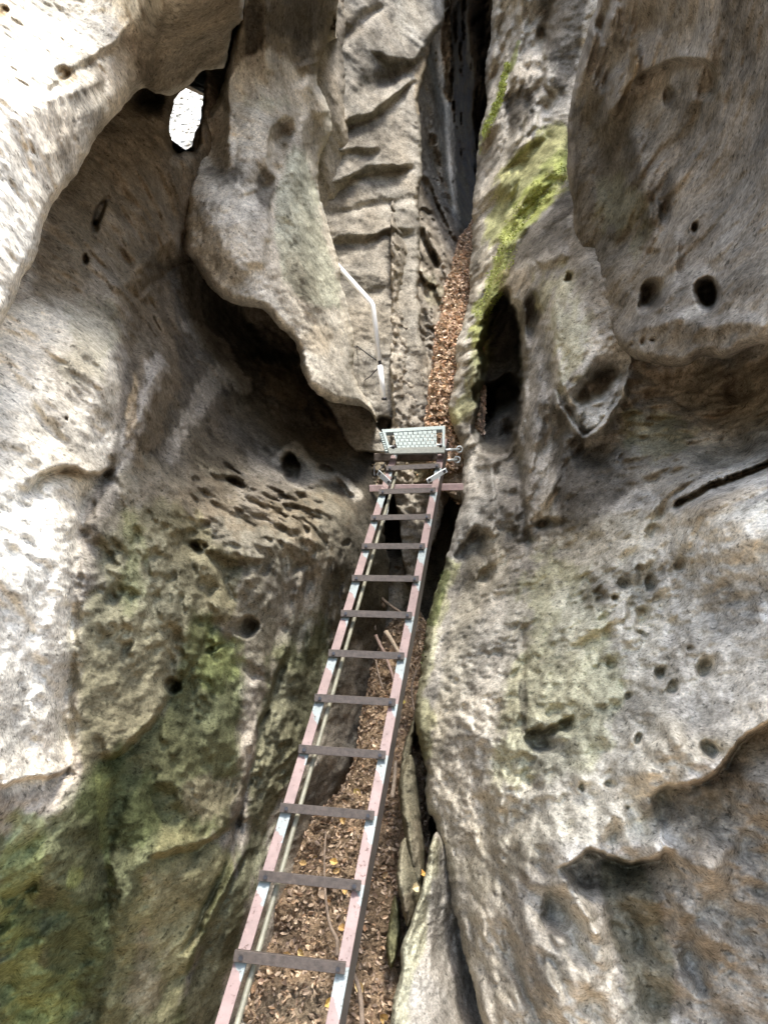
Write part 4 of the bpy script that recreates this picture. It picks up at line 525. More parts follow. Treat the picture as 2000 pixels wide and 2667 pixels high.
chute = rock('leaf_chute',
  [(1245, 560), (1222, 590), (1196, 625), (1178, 680), (1160, 740), (1150, 800), (1140, 870), (1130, 950), (1122, 1020), (1112, 1110), (1110, 1200), (1240, 1200), (1260, 900), (1290, 600)],
  [(1150, 1140, 6.1), (1130, 1000, 6.45), (1200, 950, 6.7), (1140, 870, 6.95), (1170, 780, 7.5), (1225, 760, 7.8), (1200, 640, 8.7), (1250, 580, 9.4), (1240, 1150, 6.1)],
  base='leafy', roll=6, roll_d=.08, back=.6, seed=42, step=2.6, warp=4, amp=(.03, .06, .04, .012), mat=SOIL, skirt=12)
tag(chute, kind='structure')

def leaf_shape(rng, size, cup):
    t = np.array([[-.5, 0, 0], [-.18, .26, 0], [.2, .22, 0], [.5, 0, 0], [.2, -.22, 0], [-.18, -.26, 0], [0, 0, 0]])
    t = t * size; t[:, 2] = cup * (np.abs(t[:, 1]) * 1.5 + t[:, 0] ** 2 / size * 1.2); t[6, 2] = 0
    return t
def scatter(name, src, n, size, cols, seed, region=None, lift=.012, xlim=(300, 1300), ylim=(500, 2760)):
    rng = np.random.default_rng(seed); me = src.data; nf = len(me.polygons)
    cen = np.zeros(nf * 3, np.float32); me.polygons.foreach_get('center', cen); cen = cen.reshape(-1, 3)
    nor = np.zeros(nf * 3, np.float32); me.polygons.foreach_get('normal', nor); nor = nor.reshape(-1, 3)
    ar = np.zeros(nf, np.float32); me.polygons.foreach_get('area', ar)
    rel = cen - CAM; dpt = rel @ FW; X = rel[:, 0] / dpt * F + 1000; Y = 1333.5 - (rel @ UP) / dpt * F
    ok = (Y > ylim[0]) & (Y < ylim[1]) & (X > xlim[0]) & (X < xlim[1]) & (ar < .01)
    if region: ok &= region(X, Y)
    pr = np.where(ok, ar, 0); pr = pr / pr.sum(); pick = rng.choice(nf, n, p=pr)
    Vs, Fs, Cs = [], [], []
    tri = np.array([[6, 0, 1], [6, 1, 2], [6, 2, 3], [6, 3, 4], [6, 4, 5], [6, 5, 0]])
    for i, k in enumerate(pick):
        sz = size * rng.uniform(.55, 1.3); L = leaf_shape(rng, sz, rng.uniform(-1.0, 1.3))
        nn = nor[k] * .8 + rng.normal(0, .38, 3); nn /= np.linalg.norm(nn); a = rng.normal(0, 1, 3); a -= a @ nn * nn; a /= np.linalg.norm(a); b = np.cross(nn, a)
        P = cen[k] + nor[k] * rng.uniform(0.0, lift) + L[:, :1] * a + L[:, 1:2] * b + L[:, 2:] * nn
        Vs.append(P); Fs.append(tri + 7 * i); c = np.array(cols[rng.integers(len(cols))]) * rng.uniform(.65, 1.3); Cs.append(np.tile(c, (7, 1)))
    return np.vstack(Vs), np.vstack(Fs), np.vstack(Cs)
LC = [(.60, .42, .27), (.64, .50, .36), (.40, .25, .15), (.48, .32, .20), (.32, .20, .13), (.20, .14, .10), (.14, .10, .075), (.55, .40, .26), (.36, .25, .17), (.60, .48, .34)]
LC2 = [(.46, .33, .20), (.36, .27, .18), (.55, .42, .27), (.30, .17, .08), (.16, .10, .055), (.12, .08, .05), (.09, .065, .045), (.22, .16, .11), (.38, .27, .17), (.46, .34, .22)]
MEANC = np.array([.34, .235, .155])
for nm, src, n, sz, cols, sd in (('leaf_litter', chute, 8000, .040, LC, 3), ('leaf_litter', soil, 12000, .031, LC2, 4)):
    V, Fc, C_ = scatter(nm, src, n, sz, cols, sd); C_ = (C_ * .6 + MEANC * .4) * (1.75 if src is chute else 1.3) * np.array([.97, 1.0, 1.06]); o = mesh_obj(nm, V, Fc, LEAF, col=C_, smooth=False); tag(o, kind='stuff')
# debris caught beside the right rail and on the stone under the grating
V, Fc, C_ = scatter('x', UP_, 500, .035, LC, 5); o = mesh_obj('leaf_litter', V, Fc, LEAF, col=C_, smooth=False); tag(o, kind='stuff')
def surf_point(src, px, py):
    me = src.data
    if not hasattr(surf_point, 'c'): surf_point.c = {}
    if src.name not in surf_point.c:
        v = np.zeros(len(me.vertices) * 3, np.float32); me.vertices.foreach_get('co', v); v = v.reshape(-1, 3)
        nrm = np.zeros(len(me.vertices) * 3, np.float32); me.vertices.foreach_get('normal', nrm); rel = v - CAM; d = rel @ FW
        surf_point.c[src.name] = (v, nrm.reshape(-1, 3), rel[:, 0] / d * F + 1000, 1333.5 - (rel @ UP) / d * F)
    v, nrm, X, Y = surf_point.c[src.name]; k = np.argmin((X - px) ** 2 + (Y - py) ** 2); return v[k], nrm[k]
# moss standing up off the stone
def near(pl, wd):
    P = smooth_poly(pl, 3, False)
    def f(X, Y):
        d = seg_dist(X.astype(float), Y.astype(float), P, False)[0]
        return d < wd * (1 + .9 * perlin(np.stack([X / 26, Y / 26, X * 0], -1), 9))
    return f
for src, fn_, n, sz, cols, sd, lab in (
    (RW, near([(1468, 440), (1400, 510), (1345, 580), (1318, 650), (1290, 740), (1262, 810)], 22), 1500, .018, [(.34, .40, .07), (.44, .49, .12), (.26, .31, .07), (.50, .52, .18)], 21, ''),
    (RW, near([(1320, 170), (1300, 260), (1262, 350)], 8), 900, .026, [(.34, .40, .07), (.44, .49, .12)], 22, ''),
    (RW, near([(1160, 1490), (1130, 1600), (1105, 1720)], 7), 350, .014, [(.13, .16, .06), (.18, .20, .08)], 23, '')):
    V, Fc, C_ = scatter('moss', src, n, sz, cols, sd, region=fn_, lift=.006, xlim=(-100, 1500), ylim=(100, 2760))
    o = mesh_obj('moss', V, Fc, LEAF, col=C_, smooth=False); tag(o, kind='stuff')
# bigger pale leaves that can be told apart
big = [(soil, 815, 2225, .05, (.62, .42, .12)), (soil, 875, 2250, .045, (.60, .40, .14)), (soil, 905, 2140, .045, (.55, .36, .14)), (soil, 868, 2265, .04, (.58, .38, .16)), (soil, 800, 2485, .045, (.60, .43, .18)), (soil, 930, 2060, .05, (.66, .52, .22)),
       (soil, 716, 2535, .04, (.62, .46, .30)), (soil, 692, 2560, .035, (.60, .42, .30)), (soil, 845, 2610, .05, (.64, .45, .14)), (soil, 838, 2340, .05, (.55, .42, .30)), (soil, 863, 2340, .04, (.58, .34, .12)), (soil, 945, 2570, .05, (.66, .48, .22)), (soil, 1055, 1842, .05, (.75, .62, .20)), (soil, 790, 2260, .04, (.5, .34, .15)),
       (RW, 1112, 1678, .05, (.80, .72, .14)), (soil, 990, 2270, .045, (.55, .38, .2)), (soil, 900, 2335, .04, (.55, .36, .14)), (soil, 985, 2640, .05, (.6, .4, .15)), (soil, 740, 2480, .04, (.5, .34, .16)), (soil, 900, 2430, .045, (.52, .32, .12))]
rng = np.random.default_rng(11); LW_ = ['yellow', 'ochre', 'tan']
first_leaf = {}
where_leaf = ['golden leaf on the soil between the third and fourth rungs from below', 'ochre leaf on the soil just left of the right rail, below the golden one', 'small ochre leaf high on the soil inside the rungs', 'ochre leaf touching the thin stick', 'pale tan leaf above the lowest full rung', 'pale yellow leaf high on the soil, left of the right rail',
       'pinkish leaf below the lowest rung, left side', 'small pinkish leaf beside the left rail below the lowest rung', 'ochre leaf below the lowest rung, near the right rail', 'grey tan leaf next to the bent stick', 'orange leaf right of the bent stick', 'pale tan leaf right of the ladder foot', 'bright yellow leaf at the right rail beside the upper soil', 'tan leaf left of the thin stick top',
       'lemon yellow leaf lodged on the green edge of the right rock wall', 'tan leaf on the bare soil right of the ladder, highest one', 'dull orange leaf near the right rail, halfway down', 'orange leaf at the very bottom right of the ladder', 'dull tan leaf close to the left rail', 'brown orange leaf above the lowest full rung, near the right rail']
for i, (src, px, py, sz, c) in enumerate(big):
    p, n = surf_point(src, px, py); t = leaf_shape(rng, sz * 1.05, .8); nn = n * .7 - FW * .5 + rng.normal(0, .2, 3); nn /= np.linalg.norm(nn)
    a = rng.normal(0, 1, 3); a -= a @ nn * nn; a /= np.linalg.norm(a); b = np.cross(nn, a)
    Pv = t[:, :1] * a + t[:, 1:2] * b * 1.4 + t[:, 2:] * nn
    o = mesh_obj('fallen_leaf', Pv, np.array([[6, 0, 1], [6, 1, 2], [6, 2, 3], [6, 3, 4], [6, 4, 5], [6, 5, 0]]), LEAF, col=np.tile(np.array(c), (7, 1)), smooth=False)
    o.location = Vector((p + n * .022).tolist()); tag(o, where_leaf[i], 'leaf', 'pale leaves on the soil')
# two leaves lying on the rock lump
fn3 = [o for o in bpy.data.objects if o.get('label', '').startswith('leaf dotted')][0]
for px, py, sz, c, lb in ((1090, 2283, .045, (.66, .36, .10), 'orange leaf at the foot of the rounded column'), (1071, 2312, .05, (.72, .58, .34), 'pale leaf lying on the rock lump below the column')):
    p, n = surf_point(fn3, px, py); t = leaf_shape(rng, sz, .6); nn = n + np.array([0, -.3, .3]); nn /= np.linalg.norm(nn); a = np.cross(nn, [0, 0, 1.]); a /= np.linalg.norm(a); b = np.cross(nn, a)
    o = mesh_obj('fallen_leaf', t[:, :1] * a + t[:, 1:2] * b * 1.5 + t[:, 2:] * nn, np.array([[6, 0, 1], [6, 1, 2], [6, 2, 3], [6, 3, 4], [6, 4, 5], [6, 5, 0]]), LEAF, col=np.tile(np.array(c), (7, 1)), smooth=False)
    o.location = Vector((p + n * .015).tolist()); tag(o, lb, 'leaf', 'pale leaves on the soil')

# ================================================================== STICKS
def simple_mat(name, c, rough=.7, metal=0, sc=40, lo=.7, hi=1.3, bump=.3):
    m, nt, b = new_mat(name); g = N(nt, 'ShaderNodeNewGeometry').outputs['Position']
    f, r = noise_fac(nt, g, sc, 5, .7, lo, hi); cc = N(nt, 'ShaderNodeRGB'); cc.outputs[0].default_value = (*c, 1)
    nt.links.new(vmul(nt, cc.outputs[0], f), b.inputs['Base Color']); b.inputs['Roughness'].default_value = rough; b.inputs['Metallic'].default_value = metal
    bb = N(nt, 'ShaderNodeBump', Strength=bump, Distance=.003); nt.links.new(r, bb.inputs['Height']); nt.links.new(bb.outputs[0], b.inputs['Normal'])
    return m
BARK = simple_mat('bark', (.20, .15, .11), .85, sc=60, lo=.5, hi=1.5, bump=.8)
BARKP = simple_mat('peeled_wood', (.42, .33, .24), .8, sc=60, lo=.7, hi=1.3, bump=.5)
def tube(pts, radii, k=8, jitter=0.0, seed=0):
    rg = np.random.default_rng(seed); pts = [np.array(p, float) for p in pts]; n = len(pts); V = []; Fq = []
    up = np.array([.3, .2, .9])
    for i, p in enumerate(pts):
        t = pts[min(i + 1, n - 1)] - pts[max(i - 1, 0)]; t /= np.linalg.norm(t); a = np.cross(t, up); a /= np.linalg.norm(a); b = np.cross(t, a)
        for j in range(k):
            an = 2 * math.pi * j / k; V.append(p + radii[i] * (1 + rg.uniform(-jitter, jitter)) * (math.cos(an) * a + math.sin(an) * b))
    for i in range(n - 1):
        for j in range(k): Fq.append([i * k + j, i * k + (j + 1) % k, (i + 1) * k + (j + 1) % k, (i + 1) * k + j])
    V.append(pts[0]); V.append(pts[-1]); c0, c1 = len(V) - 2, len(V) - 1
    for j in range(k): Fq.append([c0, (j + 1) % k, j, c0]); Fq.append([c1, (n - 1) * k + j, (n - 1) * k + (j + 1) % k, c1])
    return np.array(V), Fq
def poly_mesh(name, V, faces, mat, parent=None, smooth=False, bevel=0):
    me = bpy.data.meshes.new(name); me.from_pydata([tuple(map(float, v)) for v in V], [], [list(dict.fromkeys(f)) for f in faces]); me.update()
    bm = bmesh.new(); bm.from_mesh(me)
    bmesh.ops.recalc_face_normals(bm, faces=bm.faces)
    if bevel: bmesh.ops.bevel(bm, geom=list(bm.edges), offset=bevel, segments=1, affect='EDGES', profile=.7)
    bm.to_mesh(me); bm.free(); me.materials.append(mat)
    for p in me.polygons: p.use_smooth = smooth
    o = bpy.data.objects.new(name, me); COL.objects.link(o)
    if parent: o.parent = parent
    return o
def spline3(P, sub=5): return smooth_poly([np.array(p) for p in P], sub, False)
def stick(pix, r0, r1, label, mat=BARK, seed=0, cat='stick'):
    P = spline3([at(*q) for q in pix]); rr = np.linspace(r0, r1, len(P)); V, Fq = tube(P, rr, 8, .12, seed)
    return tag(poly_mesh('stick', V, Fq, mat, smooth=True), label, cat, 'sticks and roots behind the ladder')
stick([(849, 2165, 3.93), (845, 2240, 3.78), (847, 2316, 3.62), (852, 2370, 3.50), (862, 2415, 3.42), (878, 2450, 3.33), (877, 2490, 3.25)], .005, .0095, 'bent grey stick lying on the leaf litter between the two lowest rung gaps', seed=1)
stick([(921, 2535, 3.2), (934, 2570, 3.12), (941, 2620, 3.05), (944, 2700, 2.98)], .008, .012, 'curved dark stick at the bottom right of the ladder', seed=2)
stick([(1030, 1985, 4.3), (1027, 2030, 4.2), (1021, 2078, 4.1)], .009, .012, 'short pale stick upright beside the right rail', BARKP, 3)
stick([(965, 1525, 5.7), (992, 1556, 5.6), (1014, 1575, 5.5), (1042, 1594, 5.4)], .012, .009, 'thin crooked branch in the dark gap above the middle rungs', seed=4)
stick([(1004, 1645, 5.35), (1020, 1668, 5.3), (1040, 1702, 5.2)], .018, .012, 'pale broken branch sloping down right in the gap', BARKP, 5)
stick([(978, 1655, 5.35), (990, 1680, 5.3), (1005, 1710, 5.2), (1024, 1765, 5.0), (1030, 1800, 4.9)], .013, .009, 'long pinkish brown root below the broken branch', simple_mat('root_bark', (.30, .21, .17), .85), 6)
stick([(979, 1720, 5.2), (986, 1755, 5.1), (998, 1795, 4.95)], .007, .005, 'thin straight twig left of the long root', seed=7)
stick([(970, 1565, 5.65), (972, 1600, 5.6), (978, 1640, 5.5)], .012, .009, 'short upright twig under the crooked branch', seed=8)
stick([(950, 1500, 5.9), (975, 1530, 5.75), (1000, 1580, 5.6)], .02, .012, 'dark root tangled at the left of the gap', seed=9)
stick([(1085, 1745, 4.9), (1072, 1790, 4.8), (1078, 1850, 4.6)], .008, .006, 'small twig hanging at the right rail by the mossy edge', seed=10)

# ================================================================== LADDER
def camv(x, y, z): return CAM + np.array([x, 0, 0]) + y * UP + z * FW
LA, LL = np.array([.016, .285, 5.33]), np.array([-.524, -1.571, 2.72])
RA, RL = np.array([.399, .302, 5.33]), np.array([-.1235, -1.618, 2.72])
def lp(i): return camv(*(LA + (LL - LA) * i / 11))
def rp_(i): return camv(*(RA + (RL - RA) * i / 11))
ax_ = rp_(11) - rp_(0); ax_ = ax_ / np.linalg.norm(ax_)
wd_ = rp_(5) - lp(5); wd_ -= wd_ @ ax_ * ax_; wd_ /= np.linalg.norm(wd_); nn_ = np.cross(wd_, ax_); nn_ /= np.linalg.norm(nn_)
if nn_[2] < 0: nn_ = -nn_
NR = nn_ - .24 * wd_; NR /= np.linalg.norm(NR)      # the rails are rolled a little to the right
def paint_mat():
    m, nt, b = new_mat('flaking_paint'); g = N(nt, 'ShaderNodeNewGeometry').outputs['Position']
    a = N(nt, 'ShaderNodeAttribute', attribute_name='Col'); sep = N(nt, 'ShaderNodeSeparateColor'); nt.links.new(a.outputs['Color'], sep.inputs[0])
    n = N(nt, 'ShaderNodeTexNoise', Scale=26.0, Detail=5.0, Roughness=.65); nt.links.new(g, n.inputs['Vector'])
    ad = N(nt, 'ShaderNodeMath', operation='ADD'); nt.links.new(sep.outputs[0], ad.inputs[0]); nt.links.new(n.outputs['Fac'], ad.inputs[1])
    rp = N(nt, 'ShaderNodeMapRange'); rp.inputs['From Min'].default_value = .97; rp.inputs['From Max'].default_value = 1.03; nt.links.new(ad.outputs[0], rp.inputs['Value'])
    mx = N(nt, 'ShaderNodeMix', data_type='RGBA'); nt.links.new(rp.outputs[0], mx.inputs[0]); mx.inputs['A'].default_value = (.215, .145, .135, 1); mx.inputs['B'].default_value = (.23, .27, .27, 1)
    n2 = N(nt, 'ShaderNodeTexNoise', Scale=70.0, Detail=5.0, Roughness=.75); nt.links.new(g, n2.inputs['Vector'])
    r2 = N(nt, 'ShaderNodeMapRange'); r2.inputs['From Min'].default_value = .60; r2.inputs['From Max'].default_value = .66; nt.links.new(n2.outputs['Fac'], r2.inputs['Value'])
    m2 = N(nt, 'ShaderNodeMix', data_type='RGBA'); nt.links.new(r2.outputs[0], m2.inputs[0]); nt.links.new(mx.outputs['Result'], m2.inputs['A']); m2.inputs['B'].default_value = (.10, .065, .05, 1)
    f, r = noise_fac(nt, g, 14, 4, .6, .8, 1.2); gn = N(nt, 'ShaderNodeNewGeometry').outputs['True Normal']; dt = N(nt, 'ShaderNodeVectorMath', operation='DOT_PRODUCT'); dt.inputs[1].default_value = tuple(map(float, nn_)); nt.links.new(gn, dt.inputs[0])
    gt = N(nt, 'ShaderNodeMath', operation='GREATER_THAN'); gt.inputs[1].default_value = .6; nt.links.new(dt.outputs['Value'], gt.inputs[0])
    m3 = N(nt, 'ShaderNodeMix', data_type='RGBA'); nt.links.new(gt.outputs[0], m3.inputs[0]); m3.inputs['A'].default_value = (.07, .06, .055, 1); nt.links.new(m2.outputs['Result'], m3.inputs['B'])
    nt.links.new(vmul(nt, m3.outputs['Result'], f), b.inputs['Base Color'])
    b.inputs['Roughness'].default_value = .5; b.inputs['Specular IOR Level'].default_value = .4
    bb = N(nt, 'ShaderNodeBump', Strength=.4, Distance=.002); nt.links.new(r2.outputs[0], bb.inputs['Height']); nt.links.new(bb.outputs[0], b.inputs['Normal'])
    return m
PAINT = paint_mat()
RUST = simple_mat('rusty_brown_iron', (.075, .060, .050), .6, .15, 50, .6, 1.5, .5)
IRONG = simple_mat('grey_green_iron', (.16, .17, .15), .6, .1, 60, .7, 1.3, .4)
BOLT = simple_mat('dark_bolt', (.05, .05, .055), .45, .6, 80)
ZINC = simple_mat('zinc_steel', (.62, .66, .66), .38, .35, 60, .85, 1.12, .2)
ladder = bpy.data.objects.new('ladder', None); COL.objects.link(ladder); ladder.location = Vector(((lp(14.4) + rp_(14.4)) / 2).tolist())
tag(ladder, 'iron ladder with flaking pink and blue rails leaning up the gully', 'ladder')
bpy.context.view_layer.update()
def child(o, parent):
    o.parent = parent; o.matrix_parent_inverse = parent.matrix_world.inverted()
    return o
def rail(side):
    line = lp if side < 0 else rp_; inw = wd_ * (1 if side < 0 else -1)
    FWD, WEB, TH = .045, .075, .006
    prof = [(FWD, 0), (0, 0), (0, -WEB), (TH, -WEB), (TH, -TH), (FWD, -TH)]
    st = np.arange(-1.35, 14.4, .035); V = []; C_ = []; rg = np.random.default_rng(5 + side)
    for i in st:
        o = line(i); fr = (i + .02) % 1.0; blue_len = .28 + .16 * math.sin(int(math.floor(i)) * 2.3 + side)
        for (u, v) in prof:
            t = blue_len + (u / FWD - .5) * .25 * (1 if side < 0 else -1)
            V.append(o + inw * u + NR * v); C_.append([.5 + (t - fr) * 2.2 if fr < .93 else .3, 0, 0])
    n = len(prof); Fq = [[a * n + j, a * n + (j + 1) % n, (a + 1) * n + (j + 1) % n, (a + 1) * n + j] for a in range(len(st) - 1) for j in range(n)]
    o = mesh_obj('rail', np.array(V), np.array(Fq), PAINT, col=np.clip(np.array(C_), 0, 1), smooth=False)
    m = o.modifiers.new('edge', 'BEVEL'); m.width = .0012; m.segments = 1
    return child(o, ladder)
rail(-1); rail(1)
def side_pipe():
    P = [lp(i) + wd_ * .064 - nn_ * .045 for i in np.arange(-.2, 14.4, .5)]
    V, Fq = tube(P, [.0105] * len(P), 10); child(poly_mesh('side_pipe', V, Fq, simple_mat('pale_rusty_pipe', (.22, .21, .155), .55, 0, 9, .55, 1.35, .2), smooth=True), ladder)
side_pipe()
def obox(c, ex, ey, ez, hx, hy, hz):
    V = [c + sx * hx * ex + sy * hy * ey + sz * hz * ez for sx in (-1, 1) for sy in (-1, 1) for sz in (-1, 1)]
    return V, [[0, 1, 3, 2], [4, 6, 7, 5], [0, 4, 5, 1], [2, 3, 7, 6], [0, 2, 6, 4], [1, 5, 7, 3]]
def norm(v): return v / np.linalg.norm(v)
def make_rung(i, mat):
    a = lp(i) - wd_ * .002; b = rp_(i) - wd_ * .012 ; e = norm(b - a); hl = np.linalg.norm(b - a) / 2; c = (a + b) / 2 + nn_ * .004
    tilt = R(8); f = norm(np.cross(e, np.array([0, 0, 1.]))); 
    if f[1] > 0: f = -f                                     # horizontal, towards the viewer
    fn = norm(f * math.cos(tilt) + np.array([0, 0, 1.]) * math.sin(tilt)); upv = norm(np.cross(fn, e)); upv = upv if upv[2] > 0 else -upv
    h, dp, th = .037, .034, .005
    # angle iron profile in (upv, -fn): front face and top flange
    pr = [(0, 0), (-h, 0), (-h, th), (-th, th), (-th, dp), (0, dp)]; V = []
    base = c + nn_ * .012 + fn * .018
    for s in (-1, 1):
        for (u, v) in pr: V.append(base + s * hl * e + upv * (u + .016) - fn * v)
    n = 6; Fq = [[j, (j + 1) % n, n + (j + 1) % n, n + j] for j in range(n)] + [[0, 1, 2, 3], [0, 3, 4, 5], [6, 9, 8, 7], [6, 11, 10, 9]]
    o = poly_mesh('rung', V, Fq, mat, bevel=.001); child(o, ladder); bpy.context.view_layer.update()
    for s in (-1, 1):
        bc = base + s * (hl - .026) * e + upv * (-.006) + fn * .002
        V, Fq = tube([bc, bc + fn * .008], [.0085, .0085], 6); bo = poly_mesh('bolt', V, Fq, BOLT); child(bo, o)
    return o
RUNGS = []
for k in range(-0, 14): RUNGS.append(make_rung(k + .0, RUST))

# cross beam behind the second rung
def bar(name, p, q, wv, hw, ht, mat, bevel=.001, parent=None):
    e = norm(q - p); wv = norm(wv - wv @ e * e); t = np.cross(e, wv); V, Fq = obox((p + q) / 2, e, wv, t, np.linalg.norm(q - p) / 2, hw, ht)
    return poly_mesh(name, V, Fq, mat, bevel=bevel)
CBP = simple_mat('pink_paint', (.46, .33, .31), .5, 0, 30, .75, 1.25, .3)
cb = bar('cross_beam', at(962, 1272, 5.32), at(1206, 1268, 5.32), UP, .023, .02, CBP, .002)
tag(cb, 'pinkish iron cross beam wedged between the rocks behind the top rungs', 'beam')
WOOD = simple_mat('weathered_wood', (.11, .085, .065), .85, 0, 30, .5, 1.5, .8)
wb = bar('timber_sleeper', at(974, 1192, 5.72), at(1142, 1190, 5.72), UP, .030, .05, WOOD, .006)
tag(wb, 'dark brown timber laid under the grating at the ladder top', 'timber')
wb2 = bar('timber_edge', at(1010, 1212, 5.68), at(1140, 1206, 5.68), UP, .005, .02, simple_mat('split_wood', (.5, .44, .3), .8), .001)
tag(wb2, 'thin pale split lath below the dark brown timber', 'lath')

# grating step
gr = bpy.data.objects.new('grating_step', None); COL.objects.link(gr); gr.location = Vector(at(1084, 1172, 5.45).tolist()); bpy.context.view_layer.update()
tag(gr, 'light grey perforated metal grating at the head of the ladder', 'grating')
Q = dict(tl=at(994, 1122, 5.72), tr=at(1159, 1112, 5.72), br=at(1158, 1170, 5.45), bl=at(1010, 1174, 5.45))
def gp(u, v, off=0.0):
    p = (Q['tl'] * (1 - u) + Q['tr'] * u) * (1 - v) + (Q['bl'] * (1 - u) + Q['br'] * u) * v
    return p + GN * off
GN = np.cross(Q['br'] - Q['bl'], Q['tl'] - Q['bl']); GN /= np.linalg.norm(GN)
if GN[1] > 0: GN = -GN
GPAL = simple_mat('galvanised_grating', (.30, .35, .34), .5, .1, 90, .85, 1.15, .2)
def cell(u0, v0, u1, v1, t=.008, off=0):
    V = [gp(u0, v0, off), gp(u1, v0, off), gp(u1, v1, off), gp(u0, v1, off)] + [gp(u0, v0, off - t), gp(u1, v0, off - t), gp(u1, v1, off - t), gp(u0, v1, off - t)]
    return V, [[0, 1, 2, 3], [7, 6, 5, 4], [0, 4, 5, 1], [1, 5, 6, 2], [2, 6, 7, 3], [3, 7, 4, 0]]
def merge(parts):
    V, Fq = [], []
    for v, f in parts: n = len(V); V += list(v); Fq += [[n + k for k in q] for q in f]
    return V, Fq
fr = [cell(0, 0, 1, .16, .03, .012), cell(0, .16, .045, 1, .03, .012), cell(.955, .16, 1, 1, .03, .012)]
child(poly_mesh('frame', *merge(fr), GPAL, bevel=.001), gr)
fb = [cell(0.0, .96, 1.0, 1.22, .012, .016)]
child(poly_mesh('front_plate', *merge(fb), IRONG, bevel=.001), gr)
rows = 5; cells = []
for r_ in range(rows):
    v0 = .16 + r_ * .16; nb = 9; w_ = .70 / nb; sh_ = (r_ % 2) * .5 * w_
    for k in range(-1, nb + 1):
        a = max(.17, .17 + k * w_ + sh_ + .006); b = min(.86, .17 + (k + 1) * w_ + sh_ - .006)
        if b - a > .012: cells.append(cell(a, v0 + .008, b, v0 + .150, .010, .006))
    cells.append(cell(.17, v0 - .012, .86, v0 + .012, .012, .002))
child(poly_mesh('perforated_plate', *merge(cells), GPAL), gr)
for u in (.10, .905): child(poly_mesh('slot_bar', *merge([cell(u - .05, .78, u + .04, .83, .01, .004)]), ZINC), gr)
for u in (.10, .93):
    c = gp(u, .97, .018); V, Fq = tube([c, c + GN * .012], [.012, .012], 6); child(poly_mesh('bolt', V, Fq, BOLT), gr)
teeth = [cell(-.05 , .1 + k * .11, -.005, .16 + k * .11, .02, .005) for k in range(9)]
child(poly_mesh('toothed_edge', *merge(teeth), GPAL), gr)

# plates and hooks
def plate(p, q, w2, label, mat=ZINC):
    root = bpy.data.objects.new('fixing_plate', None); COL.objects.link(root); root.location = Vector(p.tolist()); bpy.context.view_layer.update()
    tag(root, label, 'bracket'); child(bar('strip', p, q, UP, w2, .003, mat, .001), root)
    e = norm(q - p)
    for t in (.12, .88):
        c = p + (q - p) * t; V, Fq = tube([c - FW * .004, c - FW * .014], [.011, .011], 8); child(poly_mesh('bolt', V, Fq, BOLT), root)
    return root
plate(at(984, 1230, 5.2), at(1016, 1260, 5.12), .019, 'small bolted plate slanting off the left rail at the ladder top')
plate(at(1163, 1224, 5.15), at(1112, 1254, 5.08), .016, 'small bolted plate slanting across the right rail at the ladder top')
for (a, b_, lb) in (((1160, 1172, 5.5), (1196, 1170, 5.6), 'thin iron rod with a ring end right of the grating'), ((1166, 1199, 5.5), (1190, 1197, 5.6), 'short iron peg below the ringed rod')):
    P0, P1 = at(*a), at(*b_); root = bpy.data.objects.new('iron_rod', None); COL.objects.link(root); root.location = Vector(P1.tolist()); bpy.context.view_layer.update()
    tag(root, lb, 'rod'); V, Fq = tube([P0, P1], [.009, .009], 8); child(poly_mesh('shaft', V, Fq, ZINC, smooth=True), root)
    if 'ring' in lb:
        cpts = [P1 + (math.cos(t) * UP + math.sin(t) * np.array([1., 0, 0])) * .022 for t in np.linspace(0, 2 * math.pi, 15)]
        V, Fq = tube(cpts, [.006] * 15, 6); child(poly_mesh('ring', V, Fq, ZINC, smooth=True), root)
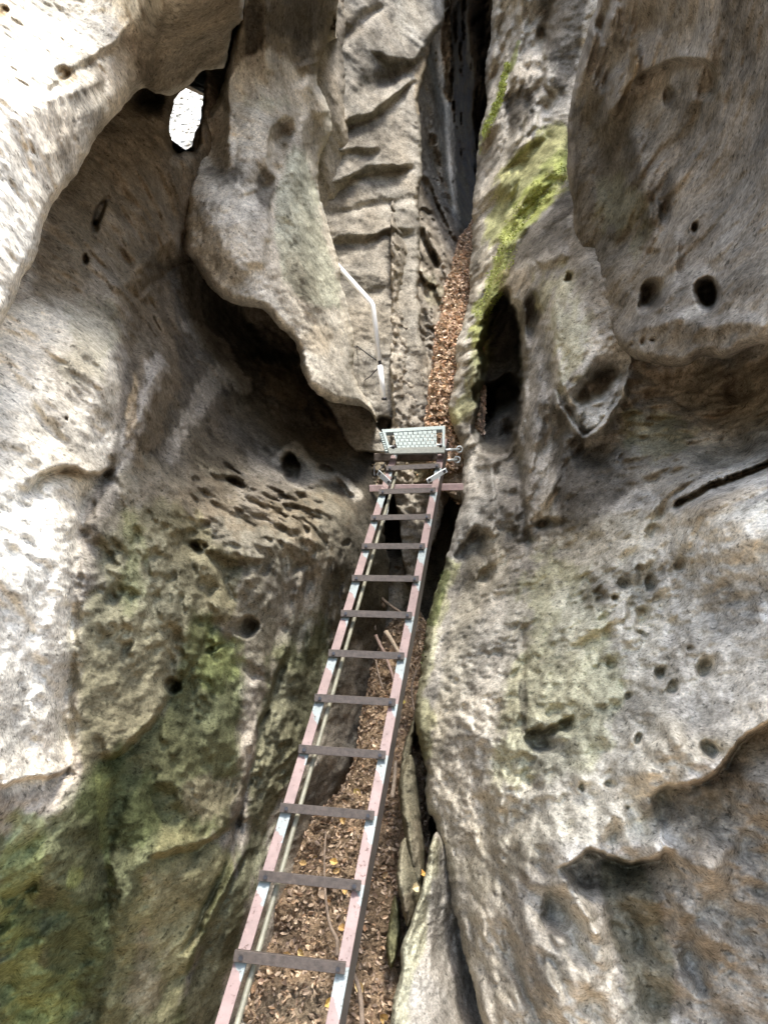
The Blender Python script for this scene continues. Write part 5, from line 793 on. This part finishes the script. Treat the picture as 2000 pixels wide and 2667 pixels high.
# wire coil on the left at the ladder top
P = [at(x, y, d) for x, y, d in ((975, 1212, 5.45), (976, 1240, 5.4), (990, 1222, 5.35), (1000, 1210, 5.4), (1004, 1204, 5.5))]
V, Fq = tube(spline3(P), [.004] * len(spline3(P)), 6); tag(poly_mesh('wire', V, Fq, BOLT, smooth=True), 'dark bent wire beside the left rail at the ladder top', 'wire')
P = [at(x, y, d) for x, y, d in ((1022, 1238, 5.5), (1016, 1265, 5.5), (1010, 1330, 5.3), (1000, 1360, 5.2))]
V, Fq = tube(spline3(P), [.005] * len(spline3(P)), 6); tag(poly_mesh('wire', V, Fq, ZINC, smooth=True), 'thin light wire hanging inside the left rail below the plate', 'wire')

# ================================================================== HANDRAIL
hr = bpy.data.objects.new('handrail', None); COL.objects.link(hr); hr.location = Vector(at(999, 1035, 5.95).tolist()); bpy.context.view_layer.update()
tag(hr, 'bent white steel handrail fixed to the grey ledged block', 'handrail')
WHITE = simple_mat('white_steel', (.90, .91, .91), .3, 0, 50, .97, 1.0, .1)
def pipe(P, r, name, mat, parent):
    V, Fq = tube(P, [r] * len(P), 12); return child(poly_mesh(name, V, Fq, mat, smooth=True), parent)
pipe([at(872, 683, 6.25), at(879, 691, 6.22), at(966, 787, 6.02), at(971, 796, 6.0), at(974, 820, 6.0), at(988, 940, 5.97)], .0205, 'upper_pipe', WHITE, hr)
pipe([at(989.5, 952, 5.97), at(1000, 1036, 5.95)], .0215, 'lower_pipe', WHITE, hr)
pipe([at(988, 936, 5.97), at(989.8, 956, 5.97)], .0125, 'joint', BOLT, hr)
pipe([at(989, 944, 5.97), at(955, 920, 6.15), at(924, 897, 6.5)], .005, 'stay', BOLT, hr)
pipe([at(988, 955, 5.97), at(965, 980, 6.15), at(940, 996, 6.45)], .004, 'stay', BOLT, hr)
pipe([at(1001, 1042, 5.95), at(1000.6, 1036, 5.95)], .0218, 'end_cap', BOLT, hr)

# ================================================================== GROUND
gm = rock_material('ground_stone')
gv = []; gs = np.linspace(-60, 60, 40); gx, gy = np.meshgrid(gs, gs); gz = .05 * perlin(np.stack([gx.ravel(), gy.ravel(), gx.ravel() * 0], -1) * .4, 3)
V = np.stack([gx.ravel(), gy.ravel(), gz - .25], -1); idx = np.arange(1600).reshape(40, 40)
g = mesh_obj('ground', V, np.stack([idx[:-1, :-1].ravel(), idx[:-1, 1:].ravel(), idx[1:, 1:].ravel(), idx[1:, :-1].ravel()], -1), gm, col=np.tile(np.array(PAL['leafy']), (1600, 1)))
tag(g, kind='structure')
